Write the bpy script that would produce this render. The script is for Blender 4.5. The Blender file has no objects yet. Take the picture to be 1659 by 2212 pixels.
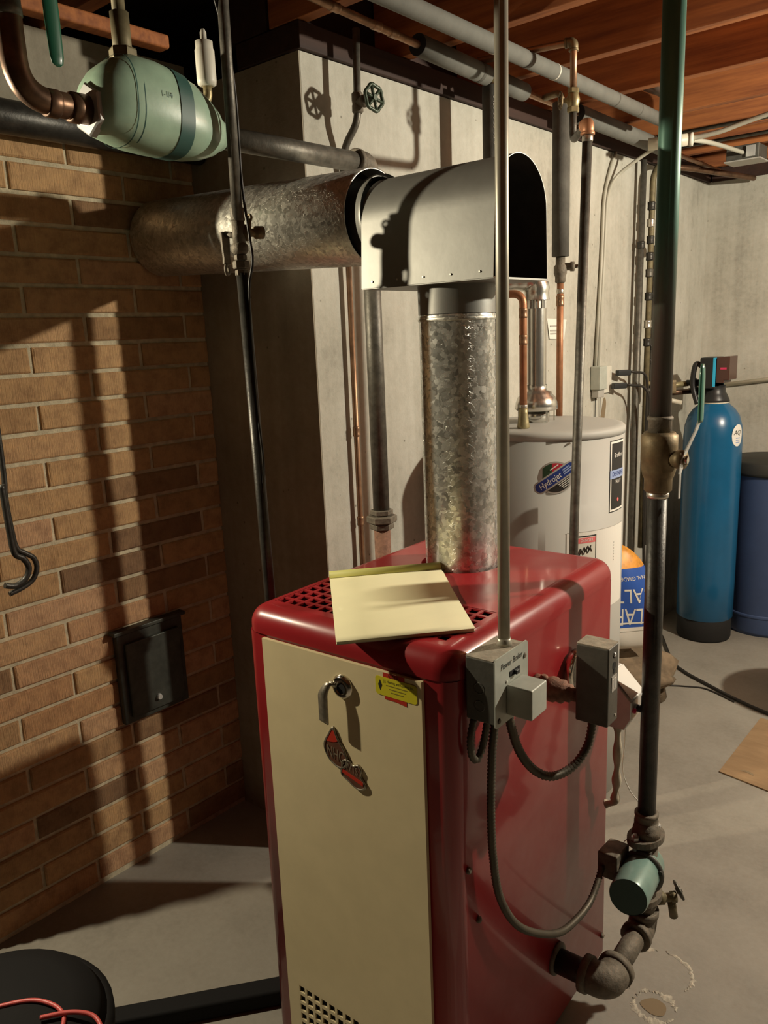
import bpy, bmesh, math, random
from mathutils import Vector, Matrix, Euler

# ------------------------------------------------------------------ camera, world, lights, exposure
S = bpy.context.scene
PITCH, ROLL, YAW = 0.217523147, -0.040823264, 0.712811148
cf = Vector((-math.sin(YAW) * math.cos(PITCH), math.cos(YAW) * math.cos(PITCH), -math.sin(PITCH)))
cr = Vector((math.cos(YAW), math.sin(YAW), 0)); cu = cr.cross(cf)
rx = cr * math.cos(ROLL) + cu * math.sin(ROLL); ux = -cr * math.sin(ROLL) + cu * math.cos(ROLL)
cam_d = bpy.data.cameras.new('camera'); cam = bpy.data.objects.new('camera', cam_d)
S.collection.objects.link(cam)
m = Matrix.Identity(4)
for i in range(3):
    m[i][0], m[i][1], m[i][2] = rx[i], ux[i], -cf[i]
m[0][3], m[1][3], m[2][3] = 0, 0, 1.5
cam.matrix_world = m
cam_d.sensor_fit = 'HORIZONTAL'; cam_d.sensor_width = 36.0; cam_d.lens = 1729.41609 / 1659 * 36
cam_d.clip_start = 0.02
S.camera = cam

world = bpy.data.worlds.new('world'); S.world = world; world.use_nodes = True
world.node_tree.nodes['Background'].inputs[0].default_value = (0.9, 0.75, 0.55, 1)
world.node_tree.nodes['Background'].inputs[1].default_value = 0.002

def point_light(name, loc, power, col, radius):
    d = bpy.data.lights.new(name, 'POINT'); d.energy = power; d.color = col; d.shadow_soft_size = radius
    o = bpy.data.objects.new(name, d); o.location = loc; S.collection.objects.link(o)
    return o
point_light('room_bulb', (0.40, 2.716, 2.077), 168, (1.0, 0.92, 0.74), 0.028)      # bare bulb further down the room
sl = bpy.data.lights.new('side_lamp', 'SPOT'); sl.energy = 84; sl.color = (1.0, 0.88, 0.64); sl.shadow_soft_size = 0.016   # clamp lamp round the end of the brick wall
sl.spot_size = math.radians(108); sl.spot_blend = 0.35
slo = bpy.data.objects.new('side_lamp', sl); slo.location = (-2.13, 0.345, 1.83); S.collection.objects.link(slo)
slo.rotation_euler = (Vector((-1.0, 1.05, .95)) - slo.location).to_track_quat('-Z', 'Y').to_euler()
S.view_settings.view_transform = 'Standard'; S.view_settings.look = 'None'
S.view_settings.gamma = 1.0; S.view_settings.use_curve_mapping = False
S.view_settings.exposure = 0.1

random.seed(7)
PI = math.pi
C = S.collection.objects

# ------------------------------------------------------------------ frames
BA = 0.046904846                                   # the boiler stands slightly turned from the walls
BO = Vector((-0.7017, 1.3570, 0))
BX = Vector((math.cos(BA), math.sin(BA), 0)); BY = Vector((-math.sin(BA), math.cos(BA), 0))
def W(x, y, z):                                    # boiler frame -> room
    return BO + BX * x + BY * y + Vector((0, 0, z))
def V(*a): return Vector(a)

# ------------------------------------------------------------------ materials
def mat(name):
    m = bpy.data.materials.new(name); m.use_nodes = True
    nt = m.node_tree; return m, nt, nt.nodes['Principled BSDF']
def node(nt, t, **kw):
    n = nt.nodes.new(t)
    for k, v in kw.items():
        if hasattr(n, k): setattr(n, k, v)
        else: n.inputs[k].default_value = v
    return n
def coords(nt, scale=(1, 1, 1)):
    g = node(nt, 'ShaderNodeNewGeometry'); mp = node(nt, 'ShaderNodeMapping'); mp.inputs['Scale'].default_value = scale
    nt.links.new(g.outputs['Position'], mp.inputs['Vector']); return mp.outputs['Vector']
def ramp(nt, fac, stops):
    r = node(nt, 'ShaderNodeValToRGB'); e = r.color_ramp.elements
    while len(e) < len(stops): e.new(0.5)
    for i, (p, c) in enumerate(stops):
        e[i].position = p; e[i].color = (*c, 1) if len(c) == 3 else c
    nt.links.new(fac, r.inputs['Fac']); return r.outputs['Color']
def noise(nt, vec, scale, detail=4, rough=0.6, out='Fac'):
    n = node(nt, 'ShaderNodeTexNoise'); n.inputs['Scale'].default_value = scale
    n.inputs['Detail'].default_value = detail; n.inputs['Roughness'].default_value = rough
    nt.links.new(vec, n.inputs['Vector']); return n.outputs[out]
def bump(nt, b, h, strength, dist=0.01):
    n = node(nt, 'ShaderNodeBump'); n.inputs['Strength'].default_value = strength; n.inputs['Distance'].default_value = dist
    nt.links.new(h, n.inputs['Height']); nt.links.new(n.outputs['Normal'], b.inputs['Normal'])
def simple(name, col, rough=0.5, metal=0.0, var=0.0, vscale=30, bmp=0.0, bscale=120, coat=0.0, spec=None):
    m, nt, b = mat(name)
    b.inputs['Roughness'].default_value = rough; b.inputs['Metallic'].default_value = metal
    b.inputs['Coat Weight'].default_value = coat; b.inputs['Coat Roughness'].default_value = 0.08
    if spec is not None: b.inputs['Specular IOR Level'].default_value = spec
    v = coords(nt)
    if var:
        c = ramp(nt, noise(nt, v, vscale, 5), [(0.3, tuple(x * (1 - var) for x in col)), (0.7, tuple(min(1, x * (1 + var)) for x in col))])
        nt.links.new(c, b.inputs['Base Color'])
    else: b.inputs['Base Color'].default_value = (*col, 1)
    if bmp: bump(nt, b, noise(nt, v, bscale, 4), bmp, 0.004)
    return m

def m_galv(name, lo, hi, scale, r0, r1, bs, metal):
    m, nt, b = mat(name); v = coords(nt)
    b.inputs['Metallic'].default_value = metal
    n = noise(nt, v, scale * 0.45, 3, 0.6, 'Color')
    mx = node(nt, 'ShaderNodeVectorMath', operation='MULTIPLY_ADD'); mx.inputs[1].default_value = (0.035,) * 3
    nt.links.new(n, mx.inputs[0]); nt.links.new(v, mx.inputs[2])
    vo = node(nt, 'ShaderNodeTexVoronoi'); vo.inputs['Scale'].default_value = scale; nt.links.new(mx.outputs[0], vo.inputs['Vector'])
    sep = node(nt, 'ShaderNodeSeparateColor'); nt.links.new(vo.outputs['Color'], sep.inputs[0])
    big = noise(nt, v, 9, 3)
    mth = node(nt, 'ShaderNodeMath', operation='MULTIPLY_ADD'); mth.inputs[1].default_value = 0.7
    sub = node(nt, 'ShaderNodeMath', operation='MULTIPLY_ADD'); sub.inputs[1].default_value = 0.5; sub.inputs[2].default_value = -0.10
    nt.links.new(big, sub.inputs[0]); nt.links.new(sep.outputs[0], mth.inputs[0]); nt.links.new(sub.outputs[0], mth.inputs[2])
    nt.links.new(ramp(nt, mth.outputs[0], [(0.1, lo), (0.85, hi)]), b.inputs['Base Color'])
    rr = node(nt, 'ShaderNodeMapRange'); rr.inputs[3].default_value = r0; rr.inputs[4].default_value = r1
    nt.links.new(sep.outputs[1], rr.inputs[0]); nt.links.new(rr.outputs[0], b.inputs['Roughness'])
    bump(nt, b, sep.outputs[2], bs, 0.002)
    return m

def m_concrete(name, c0, c1, stain, vertical=True):
    m, nt, b = mat(name); v = coords(nt); b.inputs['Roughness'].default_value = 0.88
    n1 = noise(nt, v, 3.2, 6, 0.65); n2 = noise(nt, v, 46, 4, 0.7)
    mx = node(nt, 'ShaderNodeMath', operation='MULTIPLY_ADD'); mx.inputs[1].default_value = 0.35
    nt.links.new(n2, mx.inputs[0])
    if vertical:
        n3 = noise(nt, coords(nt, (9, 9, 0.35)), 1.6, 3); a = node(nt, 'ShaderNodeMath', operation='MULTIPLY_ADD'); a.inputs[1].default_value = 0.55
        nt.links.new(n3, a.inputs[0]); nt.links.new(n1, a.inputs[2]); s = node(nt, 'ShaderNodeMath', operation='ADD'); s.inputs[1].default_value = -0.27
        nt.links.new(a.outputs[0], s.inputs[0]); nt.links.new(s.outputs[0], mx.inputs[2])
    else: nt.links.new(n1, mx.inputs[2])
    base = ramp(nt, mx.outputs[0], [(0.38, stain), (0.62, c0), (0.95, c1)])
    # pits and small dark flecks
    vo = node(nt, 'ShaderNodeTexVoronoi'); vo.inputs['Scale'].default_value = 17; nt.links.new(v, vo.inputs['Vector'])
    pit = ramp(nt, vo.outputs['Distance'], [(0.035, (0.35, 0.33, 0.3)), (0.075, (1, 1, 1))])
    mm = node(nt, 'ShaderNodeMix', data_type='RGBA', blend_type='MULTIPLY'); mm.inputs[0].default_value = 0.8
    nt.links.new(base, mm.inputs[6]); nt.links.new(pit, mm.inputs[7]); nt.links.new(mm.outputs[2], b.inputs['Base Color'])
    bump(nt, b, mx.outputs[0], 0.35, 0.012)
    return m

def m_brick():
    m, nt, b = mat('brick_clay'); v = coords(nt); b.inputs['Roughness'].default_value = 0.92
    oi = node(nt, 'ShaderNodeObjectInfo')
    base = ramp(nt, oi.outputs['Random'], [(0.0, (0.26, 0.15, 0.08)), (0.14, (0.44, 0.26, 0.125)), (0.5, (0.60, 0.365, 0.175)), (0.8, (0.64, 0.385, 0.22)), (1.0, (0.52, 0.28, 0.125))])
    n = noise(nt, v, 28, 5, 0.7)
    sh = ramp(nt, n, [(0.25, (0.55, 0.5, 0.5)), (0.55, (1, 1, 1)), (0.8, (1.2, 1.15, 1.05))])
    mm = node(nt, 'ShaderNodeMix', data_type='RGBA', blend_type='MULTIPLY'); mm.inputs[0].default_value = 0.85
    nt.links.new(base, mm.inputs[6]); nt.links.new(sh, mm.inputs[7]); nt.links.new(mm.outputs[2], b.inputs['Base Color'])
    g = noise(nt, coords(nt, (1, 260, 14)), 1.0, 4, 0.75)
    bump(nt, b, g, 0.75, 0.006)
    return m

def m_wood(name, c0, c1, scale=(0.6, 9, 9), rough=0.75):
    m, nt, b = mat(name); b.inputs['Roughness'].default_value = rough
    v = coords(nt, scale); n = noise(nt, v, 4.0, 6, 0.65)
    nt.links.new(ramp(nt, n, [(0.3, c0), (0.68, c1)]), b.inputs['Base Color']); bump(nt, b, n, 0.2, 0.004)
    return m

def m_floor():
    m, nt, b = mat('floor_concrete'); v = coords(nt); b.inputs['Roughness'].default_value = 0.72
    n1 = noise(nt, v, 2.1, 6, 0.6); n2 = noise(nt, v, 60, 4, 0.7)
    mx = node(nt, 'ShaderNodeMath', operation='MULTIPLY_ADD'); mx.inputs[1].default_value = 0.3
    nt.links.new(n2, mx.inputs[0]); nt.links.new(n1, mx.inputs[2])
    nt.links.new(ramp(nt, mx.outputs[0], [(0.4, (0.19, 0.172, 0.142)), (0.62, (0.27, 0.247, 0.207)), (0.9, (0.34, 0.315, 0.268))]), b.inputs['Base Color'])
    bump(nt, b, mx.outputs[0], 0.15, 0.01)
    return m

def m_boiler(name, col):
    m, nt, b = mat(name); v = coords(nt)
    b.inputs['Base Color'].default_value = (*col, 1)
    b.inputs['Roughness'].default_value = 0.34; b.inputs['Coat Weight'].default_value = 0.35; b.inputs['Coat Roughness'].default_value = 0.08; b.inputs['Specular IOR Level'].default_value = 0.35
    rr = ramp(nt, noise(nt, v, 5, 4), [(0.35, (0.28,) * 3), (0.7, (0.46,) * 3)]); nt.links.new(rr, b.inputs['Roughness'])
    bump(nt, b, noise(nt, v, 3.0, 2), 0.06, 0.02)
    return m

M = {}
M['floor'] = m_floor()
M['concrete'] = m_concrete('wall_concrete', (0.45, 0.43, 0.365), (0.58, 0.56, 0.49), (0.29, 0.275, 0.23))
M['concrete_dk'] = m_concrete('shaded_return_concrete', (0.30, 0.265, 0.20), (0.40, 0.36, 0.28), (0.22, 0.195, 0.15))  # darker wall concrete with the return face's shade in its colour
M['far_wall'] = simple('dark_far_wall', (0.04, 0.034, 0.026), 0.95)
M['mortar'] = simple('mortar', (0.56, 0.49, 0.34), 0.95, var=0.25, vscale=40, bmp=0.5, bscale=160)
M['brick'] = m_brick()
M['joist'] = m_wood('joist_wood', (0.21, 0.062, 0.022), (0.50, 0.175, 0.05))
M['plank'] = m_wood('subfloor_wood', (0.08, 0.032, 0.014), (0.13, 0.058, 0.025), (0.8, 7, 7))
M['sill'] = m_wood('sill_wood', (0.026, 0.011, 0.008), (0.05, 0.02, 0.012), (9, 0.6, 9))
M['tan_board'] = m_wood('hardboard', (0.24, 0.15, 0.075), (0.34, 0.22, 0.115), (1.5, 6, 6))
M['red'] = m_boiler('red_enamel', (0.32, 0.018, 0.022))
M['cream'] = simple('cream_enamel', (0.80, 0.675, 0.41), 0.42, var=0.04, vscale=14, coat=0.25)
M['galv'] = m_galv('galvanized_spangle', (0.40, 0.40, 0.36), (0.90, 0.90, 0.84), 105, 0.16, 0.42, 0.5, 0.72)
M['galv_dull'] = m_galv('galvanized_dull', (0.44, 0.43, 0.38), (0.74, 0.72, 0.64), 120, 0.34, 0.58, 0.65, 0.85)
M['sheet'] = simple('aluminum_sheet', (0.26, 0.257, 0.235), 0.48, 0.5, var=0.06, vscale=25, bmp=0.04, bscale=40)
M['sheet_in'] = simple('dark_sheet_inside', (0.035, 0.03, 0.026), 0.8, 0.2, var=0.3)  # near black, keeps the hood and flue openings dark inside
M['vent'] = simple('bright_vent_pipe', (0.74, 0.72, 0.66), 0.24, 0.95, var=0.08, vscale=18, bmp=0.1, bscale=30)
M['black'] = simple('black_iron', (0.045, 0.042, 0.036), 0.42, 0.45, var=0.35, vscale=40, bmp=0.15)
M['iron'] = simple('dusty_iron', (0.125, 0.115, 0.095), 0.5, 0.5, var=0.35, vscale=45, bmp=0.15)
M['iron_cast'] = simple('dusty_cast_iron', (0.17, 0.145, 0.11), 0.68, 0.3, var=0.35, vscale=50, bmp=0.35)
M['rust'] = simple('rusty_fitting', (0.25, 0.13, 0.085), 0.75, 0.25, var=0.35, vscale=60, bmp=0.5)
M['emt'] = simple('steel_conduit', (0.44, 0.41, 0.33), 0.40, 0.35, var=0.15, vscale=25)
M['badge_fill'] = simple('badge_fill', (0.17, 0.075, 0.045), 0.4, 0.2, var=0.2, vscale=60, coat=0.3)
M['badge_ink'] = simple('badge_letters', (0.42, 0.35, 0.25), 0.35, 0.5)
M['copper'] = simple('aged_copper', (0.36, 0.21, 0.125), 0.42, 0.7, var=0.3, vscale=30)
M['copper_dk'] = simple('tarnished_copper', (0.17, 0.098, 0.06), 0.4, 0.75, var=0.4, vscale=25)
M['copper_or'] = simple('orange_copper', (0.44, 0.20, 0.10), 0.46, 0.45, var=0.2, vscale=35)
M['brass'] = simple('brass', (0.36, 0.30, 0.16), 0.42, 0.55, var=0.25, vscale=40)
M['brass_dk'] = simple('dull_brass', (0.19, 0.14, 0.075), 0.52, 0.5, var=0.3, vscale=40, bmp=0.1)
M['olive'] = simple('olive_fitting', (0.17, 0.14, 0.075), 0.6, 0.3, var=0.3, vscale=40)
M['solder'] = simple('solder', (0.62, 0.58, 0.50), 0.32, 0.85)
M['chrome'] = simple('chrome', (0.70, 0.66, 0.58), 0.13, 1.0)
M['chrome_br'] = simple('brushed_nickel', (0.40, 0.36, 0.28), 0.36, 0.75, var=0.3, vscale=90)
M['green'] = simple('green_enamel', (0.33, 0.47, 0.35), 0.36, 0.0, var=0.2, vscale=12, coat=0.3, bmp=0.08, bscale=30)
M['wheel_green'] = simple('dark_green_wheel', (0.045, 0.065, 0.04), 0.4, 0.2)
M['green_dk'] = simple('dark_green_band', (0.035, 0.10, 0.085), 0.5)
M['grip'] = simple('pale_green_grip', (0.07, 0.22, 0.16), 0.3, coat=0.4)
M['green_hand'] = simple('green_vinyl', (0.012, 0.12, 0.065), 0.35, coat=0.3)
M['pipe_green'] = None
M['insul_g'] = simple('grey_foam', (0.15, 0.147, 0.128), 0.85, var=0.12, vscale=20, bmp=0.1)
M['insul_k'] = simple('black_foam', (0.095, 0.09, 0.076), 0.85, var=0.25, vscale=20, bmp=0.15)
M['foam_end'] = simple('foam_cut_end', (0.012, 0.011, 0.01), 0.95)
M['heater'] = simple('heater_enamel', (0.42, 0.41, 0.375), 0.6, coat=0.0)
M['white'] = simple('white_print', (0.80, 0.77, 0.70), 0.55)
M['offwhite'] = simple('white_plastic', (0.68, 0.65, 0.56), 0.45)
M['blackp'] = simple('black_plastic', (0.018, 0.018, 0.018), 0.4)
M['matte_black'] = simple('matte_black', (0.010, 0.009, 0.008), 0.85)
M['grey_box'] = simple('grey_box_steel', (0.46, 0.48, 0.42), 0.5, 0.1, var=0.12, vscale=25)
M['grey_dk'] = simple('dark_grey_paint', (0.105, 0.10, 0.085), 0.5, 0.3, var=0.2, vscale=30, bmp=0.1)
M['dust'] = simple('dusty_top', (0.30, 0.26, 0.20), 0.9, var=0.25, vscale=60, bmp=0.4)
M['silver'] = simple('cast_aluminum', (0.66, 0.66, 0.64), 0.32, 0.45, var=0.08)
M['flex'] = simple('armored_cable', (0.10, 0.086, 0.062), 0.5, 0.45, var=0.2)
M['pump'] = simple('pump_green', (0.19, 0.31, 0.27), 0.32, 0.1, var=0.1, vscale=20, coat=0.3)
M['paper'] = simple('yellow_paper', (0.84, 0.78, 0.50), 0.8, var=0.04, vscale=8)
M['paper_bind'] = simple('pad_binding', (0.66, 0.64, 0.20), 0.6)
M['yellow'] = simple('sticker_yellow', (0.70, 0.62, 0.03), 0.45)
M['sred'] = simple('sticker_red', (0.52, 0.035, 0.015), 0.5)
M['ink'] = simple('black_ink', (0.02, 0.018, 0.015), 0.6)
M['olive_ink'] = simple('faded_ink', (0.22, 0.18, 0.02), 0.6)
M['navy'] = simple('label_blue', (0.02, 0.045, 0.22), 0.45)
M['lred'] = simple('label_red', (0.50, 0.03, 0.05), 0.45)
M['pink'] = simple('danger_pink', (0.75, 0.16, 0.16), 0.5)
M['lgrey'] = simple('label_grey', (0.42, 0.40, 0.36), 0.4)
M['dkgreen'] = simple('label_dark_green', (0.02, 0.06, 0.025), 0.5)
M['lblue'] = simple('label_light_blue', (0.30, 0.38, 0.60), 0.5)
M['tank_blue'] = simple('blue_tank', (0.007, 0.10, 0.22), 0.30, var=0.08, vscale=8, coat=0.3, bmp=0.05, bscale=18)
M['brine_blue'] = simple('slate_blue_plastic', (0.055, 0.088, 0.19), 0.5, var=0.08, vscale=8)
M['lid'] = simple('dark_lid', (0.028, 0.027, 0.022), 0.6)
M['cyan'] = simple('cyan_stripe', (0.04, 0.45, 0.72), 0.4)
M['magenta'] = simple('red_pointer', (0.65, 0.04, 0.12), 0.4)
M['clear_brown'] = simple('smoky_plastic', (0.07, 0.028, 0.02), 0.2)
M['bag'] = simple('salt_bag_white', (0.78, 0.74, 0.66), 0.42, bmp=0.2, bscale=18)
M['bag_blue'] = simple('salt_bag_blue', (0.03, 0.10, 0.42), 0.4, bmp=0.2, bscale=25)
M['bag_orange'] = simple('salt_bag_orange', (0.75, 0.32, 0.04), 0.42, var=0.3, vscale=30)
M['sack'] = simple('dirty_sack', (0.22, 0.16, 0.10), 0.85, var=0.4, vscale=14, bmp=0.5, bscale=12)
M['cord'] = simple('black_cord', (0.022, 0.018, 0.014), 0.5)
M['pink_cord'] = simple('salmon_cord', (0.75, 0.13, 0.12), 0.4)
M['dk_drum'] = simple('dark_drum', (0.010, 0.0095, 0.010), 0.8, spec=0.25)
M['crust'] = simple('mineral_crust', (0.46, 0.42, 0.34), 0.95, var=0.3, vscale=80)
M['stain'] = simple('rust_stain', (0.23, 0.17, 0.10), 0.9)
M['pvc'] = simple('pvc_white', (0.62, 0.57, 0.45), 0.4)
M['cable'] = simple('grey_cable_jacket', (0.48, 0.46, 0.38), 0.5)
M['wire'] = simple('thin_black_wire', (0.02, 0.018, 0.015), 0.5)
M['dk_metal'] = simple('dark_metal_door', (0.06, 0.063, 0.052), 0.5, 0.4, var=0.3, vscale=30)
M['tan_hose'] = simple('dirty_white_tube', (0.56, 0.50, 0.38), 0.6, var=0.2, vscale=50)

def m_pipe_green():                                # green paint on the upper length, worn to dark iron lower down
    m, nt, b = mat('worn_green_pipe'); v = coords(nt)
    g = node(nt, 'ShaderNodeSeparateXYZ'); nt.links.new(v, g.inputs[0])
    n = noise(nt, coords(nt, (14, 14, 2.5)), 2.0, 5, 0.7)
    a = node(nt, 'ShaderNodeMath', operation='MULTIPLY_ADD'); a.inputs[1].default_value = 0.5
    nt.links.new(n, a.inputs[0]); nt.links.new(g.outputs[2], a.inputs[2])
    r = node(nt, 'ShaderNodeMapRange'); r.inputs[1].default_value = 1.72; r.inputs[2].default_value = 1.98
    nt.links.new(a.outputs[0], r.inputs[0])
    nt.links.new(ramp(nt, r.outputs[0], [(0, (0.09, 0.075, 0.062)), (1, (0.085, 0.20, 0.15))]), b.inputs['Base Color'])
    b.inputs['Roughness'].default_value = 0.42; b.inputs['Metallic'].default_value = 0.25
    bump(nt, b, n, 0.1, 0.004); return m
M['pipe_green'] = m_pipe_green()

# ------------------------------------------------------------------ mesh builder
class MB:
    def __init__(s): s.v = []; s.f = []; s.sm = []
    def add(s, vs, fs, smooth=False):
        o = len(s.v); s.v += [Vector(p) for p in vs]
        s.f += [tuple(i + o for i in f) for f in fs]; s.sm += [smooth] * len(fs)
        return s
    def box(s, a, b, fr=None):
        x0, y0, z0 = a; x1, y1, z1 = b
        p = [(x0, y0, z0), (x1, y0, z0), (x1, y1, z0), (x0, y1, z0), (x0, y0, z1), (x1, y0, z1), (x1, y1, z1), (x0, y1, z1)]
        if fr: p = [fr(*q) for q in p]
        return s.add(p, [(0, 3, 2, 1), (4, 5, 6, 7), (0, 1, 5, 4), (1, 2, 6, 5), (2, 3, 7, 6), (3, 0, 4, 7)])
    def obox(s, c, ax, ay, az, hx, hy, hz):        # box about c along three axes
        ax, ay, az = Vector(ax).normalized(), Vector(ay).normalized(), Vector(az).normalized(); c = Vector(c)
        return s.box((-hx, -hy, -hz), (hx, hy, hz), lambda x, y, z: c + ax * x + ay * y + az * z)
    def loft(s, loops, cap0=True, cap1=True, smooth=False, closed=False):
        n = len(loops[0]); o = len(s.v)
        for l in loops: s.v += [Vector(p) for p in l]
        k = len(loops)
        for i in range(k if closed else k - 1):
            j = (i + 1) % k
            for a in range(n):
                b = (a + 1) % n
                s.f.append((o + i * n + a, o + i * n + b, o + j * n + b, o + j * n + a)); s.sm.append(smooth)
        if not closed:
            if cap0: s.f.append(tuple(o + i for i in reversed(range(n)))); s.sm.append(False)
            if cap1: s.f.append(tuple(o + (k - 1) * n + i for i in range(n))); s.sm.append(False)
        return s
    def tube(s, pts, r, seg=14, caps=True, closed=False):
        pts = [Vector(p) for p in pts]; n = len(pts)
        rs = r if isinstance(r, (list, tuple)) else [r] * n
        tg = []
        for i in range(n):
            if closed: t = pts[(i + 1) % n] - pts[i - 1]
            else: t = pts[min(i + 1, n - 1)] - pts[max(i - 1, 0)]
            tg.append(t.normalized() if t.length > 1e-9 else (tg[-1] if tg else V(0, 0, 1)))
        t0 = tg[0]; u = t0.orthogonal().normalized(); loops = []
        for i in range(n):
            if i: u = (tg[i - 1].rotation_difference(tg[i]) @ u); u = (u - tg[i] * u.dot(tg[i])).normalized()
            w = tg[i].cross(u)
            loops.append([pts[i] + (u * math.cos(2 * PI * a / seg) + w * math.sin(2 * PI * a / seg)) * rs[i] for a in range(seg)])
        return s.loft(loops, caps, caps, True, closed)
    def lathe(s, o, ax, prof, seg=28, caps=True, smooth=True, sx=1.0, up=None):   # prof: (radius, height)
        o = Vector(o); ax = Vector(ax).normalized(); u = (Vector(up) if up else ax.orthogonal()); u = (u - ax * u.dot(ax)).normalized(); w = ax.cross(u)
        loops = [[o + ax * h + (u * math.cos(2 * PI * a / seg) * sx + w * math.sin(2 * PI * a / seg)) * r for a in range(seg)] for r, h in prof]
        return s.loft(loops, caps, caps, smooth)
    def hexnut(s, o, ax, r, h, up=None): return s.lathe(o, ax, [(r * .93, 0), (r, h * .15), (r, h * .85), (r * .93, h)], 6, smooth=False, up=up)
    def sphere(s, c, r, seg=16, rings=9, sc=(1, 1, 1)):
        c = Vector(c); loops = []
        for i in range(1, rings):
            t = PI * i / rings
            loops.append([c + V(r * math.sin(t) * math.cos(2 * PI * a / seg) * sc[0], r * math.sin(t) * math.sin(2 * PI * a / seg) * sc[1], -r * math.cos(t) * sc[2]) for a in range(seg)])
        return s.loft(loops, True, True, True)
    def torus(s, c, ax, R, r, seg=28, ss=8, wav=0, nw=6):
        c = Vector(c); ax = Vector(ax).normalized(); u = ax.orthogonal().normalized(); w = ax.cross(u)
        pts = [c + (u * math.cos(2 * PI * i / seg) + w * math.sin(2 * PI * i / seg)) * (R + wav * math.cos(nw * 2 * PI * i / seg)) for i in range(seg)]
        return s.tube(pts, r, ss, closed=True)
    def prism(s, poly, fr, d0, d1, smooth=False):  # poly in 2D, fr(x, y, d)
        return s.loft([[fr(x, y, d0) for x, y in poly], [fr(x, y, d1) for x, y in poly]], smooth=smooth)
    def build(s, name, m, parent=None, bevel=0, bseg=2, sub=0):
        me = bpy.data.meshes.new(name); off = V(0, 0, 0)
        if parent:
            off = parent_loc(parent)
        else:
            xs = [p.x for p in s.v]; ys = [p.y for p in s.v]; zs = [p.z for p in s.v]
            off = V((min(xs) + max(xs)) / 2, (min(ys) + max(ys)) / 2, min(zs))
        me.from_pydata([tuple(p - off) for p in s.v], [], s.f)
        for i, p in enumerate(me.polygons): p.use_smooth = s.sm[i]
        bm = bmesh.new(); bm.from_mesh(me); bmesh.ops.recalc_face_normals(bm, faces=bm.faces); bm.to_mesh(me); bm.free()
        me.materials.append(M[m] if isinstance(m, str) else m)
        o = bpy.data.objects.new(name, me); C.link(o)
        if parent: o.parent = parent
        else: o.location = off
        if bevel:
            b = o.modifiers.new('bevel', 'BEVEL'); b.width = bevel; b.segments = bseg; b.limit_method = 'ANGLE'; b.angle_limit = 0.6
            for p in me.polygons: p.use_smooth = True
            wn = o.modifiers.new('wn', 'WEIGHTED_NORMAL'); wn.keep_sharp = True
        if sub:
            b = o.modifiers.new('sub', 'SUBSURF'); b.levels = sub; b.render_levels = sub
        return o

def parent_loc(o):
    l = V(0, 0, 0)
    while o: l = l + o.location; o = o.parent
    return l
def thing(name, label, cat, loc, group=None):
    o = bpy.data.objects.new(name, None); C.link(o); o.location = loc; o.empty_display_size = 0.05
    o['label'] = label; o['category'] = cat
    if group: o['group'] = group
    return o
def tag(o, label, cat, group=None):
    o['label'] = label; o['category'] = cat
    if group: o['group'] = group
    return o
def struct(o): o['kind'] = 'structure'; return o
def lab(o, t): o['label'] = t; return o

def fillet(pts, R, n=7):                           # polyline with rounded corners
    pts = [Vector(p) for p in pts]; out = [pts[0]]
    for i in range(1, len(pts) - 1):
        a, b, c = pts[i - 1], pts[i], pts[i + 1]
        d0 = (a - b); d1 = (c - b); l = min(R, d0.length * .49, d1.length * .49)
        p0 = b + d0.normalized() * l; p1 = b + d1.normalized() * l
        for k in range(n + 1):
            t = k / n; out.append(p0 * (1 - t) ** 2 + b * 2 * t * (1 - t) + p1 * t * t)
    out.append(pts[-1]); return out
def spline(pts, n=8):
    pts = [Vector(p) for p in pts]; out = []
    for i in range(len(pts) - 1):
        p0, p1, p2, p3 = pts[max(i - 1, 0)], pts[i], pts[i + 1], pts[min(i + 2, len(pts) - 1)]
        for k in range(n):
            t = k / n
            out.append(0.5 * ((2 * p1) + (p2 - p0) * t + (2 * p0 - 5 * p1 + 4 * p2 - p3) * t * t + (-p0 + 3 * p1 - 3 * p2 + p3) * t ** 3))
    out.append(pts[-1]); return out
def resample(pts, step):
    out = [pts[0]]; acc = 0
    for a, b in zip(pts, pts[1:]):
        L = (b - a).length; d = step - acc
        while d <= L:
            out.append(a + (b - a) * (d / L)); d += step
        acc = (acc + L) % step
    out.append(pts[-1]); return out
def armored(pts, r):                               # ridged spiral cable
    p = resample(spline(pts, 16), 0.0034)
    rs = [r * (1.06 if i % 2 else 0.80) for i in range(len(p))]
    return MB().tube(p, rs, 10)
def rrect(x0, x1, y0, y1, r, n=6):
    out = []
    for cx, cy, a0 in ((x1 - r, y1 - r, 0), (x0 + r, y1 - r, 90), (x0 + r, y0 + r, 180), (x1 - r, y0 + r, 270)):
        for k in range(n + 1):
            a = math.radians(a0 + 90 * k / n); out.append((cx + r * math.cos(a), cy + r * math.sin(a)))
    return out
def circle(cx, cy, r, n=24, sx=1): return [(cx + r * sx * math.cos(2 * PI * k / n), cy + r * math.sin(2 * PI * k / n)) for k in range(n)]
def text_mb(body, size, fr, align='CENTER', thick=0.0004, shear=0.0, sx=1.0):
    cu = bpy.data.curves.new('t', 'FONT'); cu.body = body; cu.size = size; cu.align_x = align; cu.align_y = 'CENTER'; cu.resolution_u = 3; cu.shear = shear
    o = bpy.data.objects.new('t', cu); C.link(o)
    dg = bpy.context.evaluated_depsgraph_get(); dg.update()
    me = bpy.data.meshes.new_from_object(o.evaluated_get(dg))
    mb = MB(); mb.add([fr(v.co.x * sx, v.co.y, thick) for v in me.vertices], [tuple(p.vertices) for p in me.polygons])
    bpy.data.objects.remove(o); bpy.data.curves.remove(cu); bpy.data.meshes.remove(me)
    return mb
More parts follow.
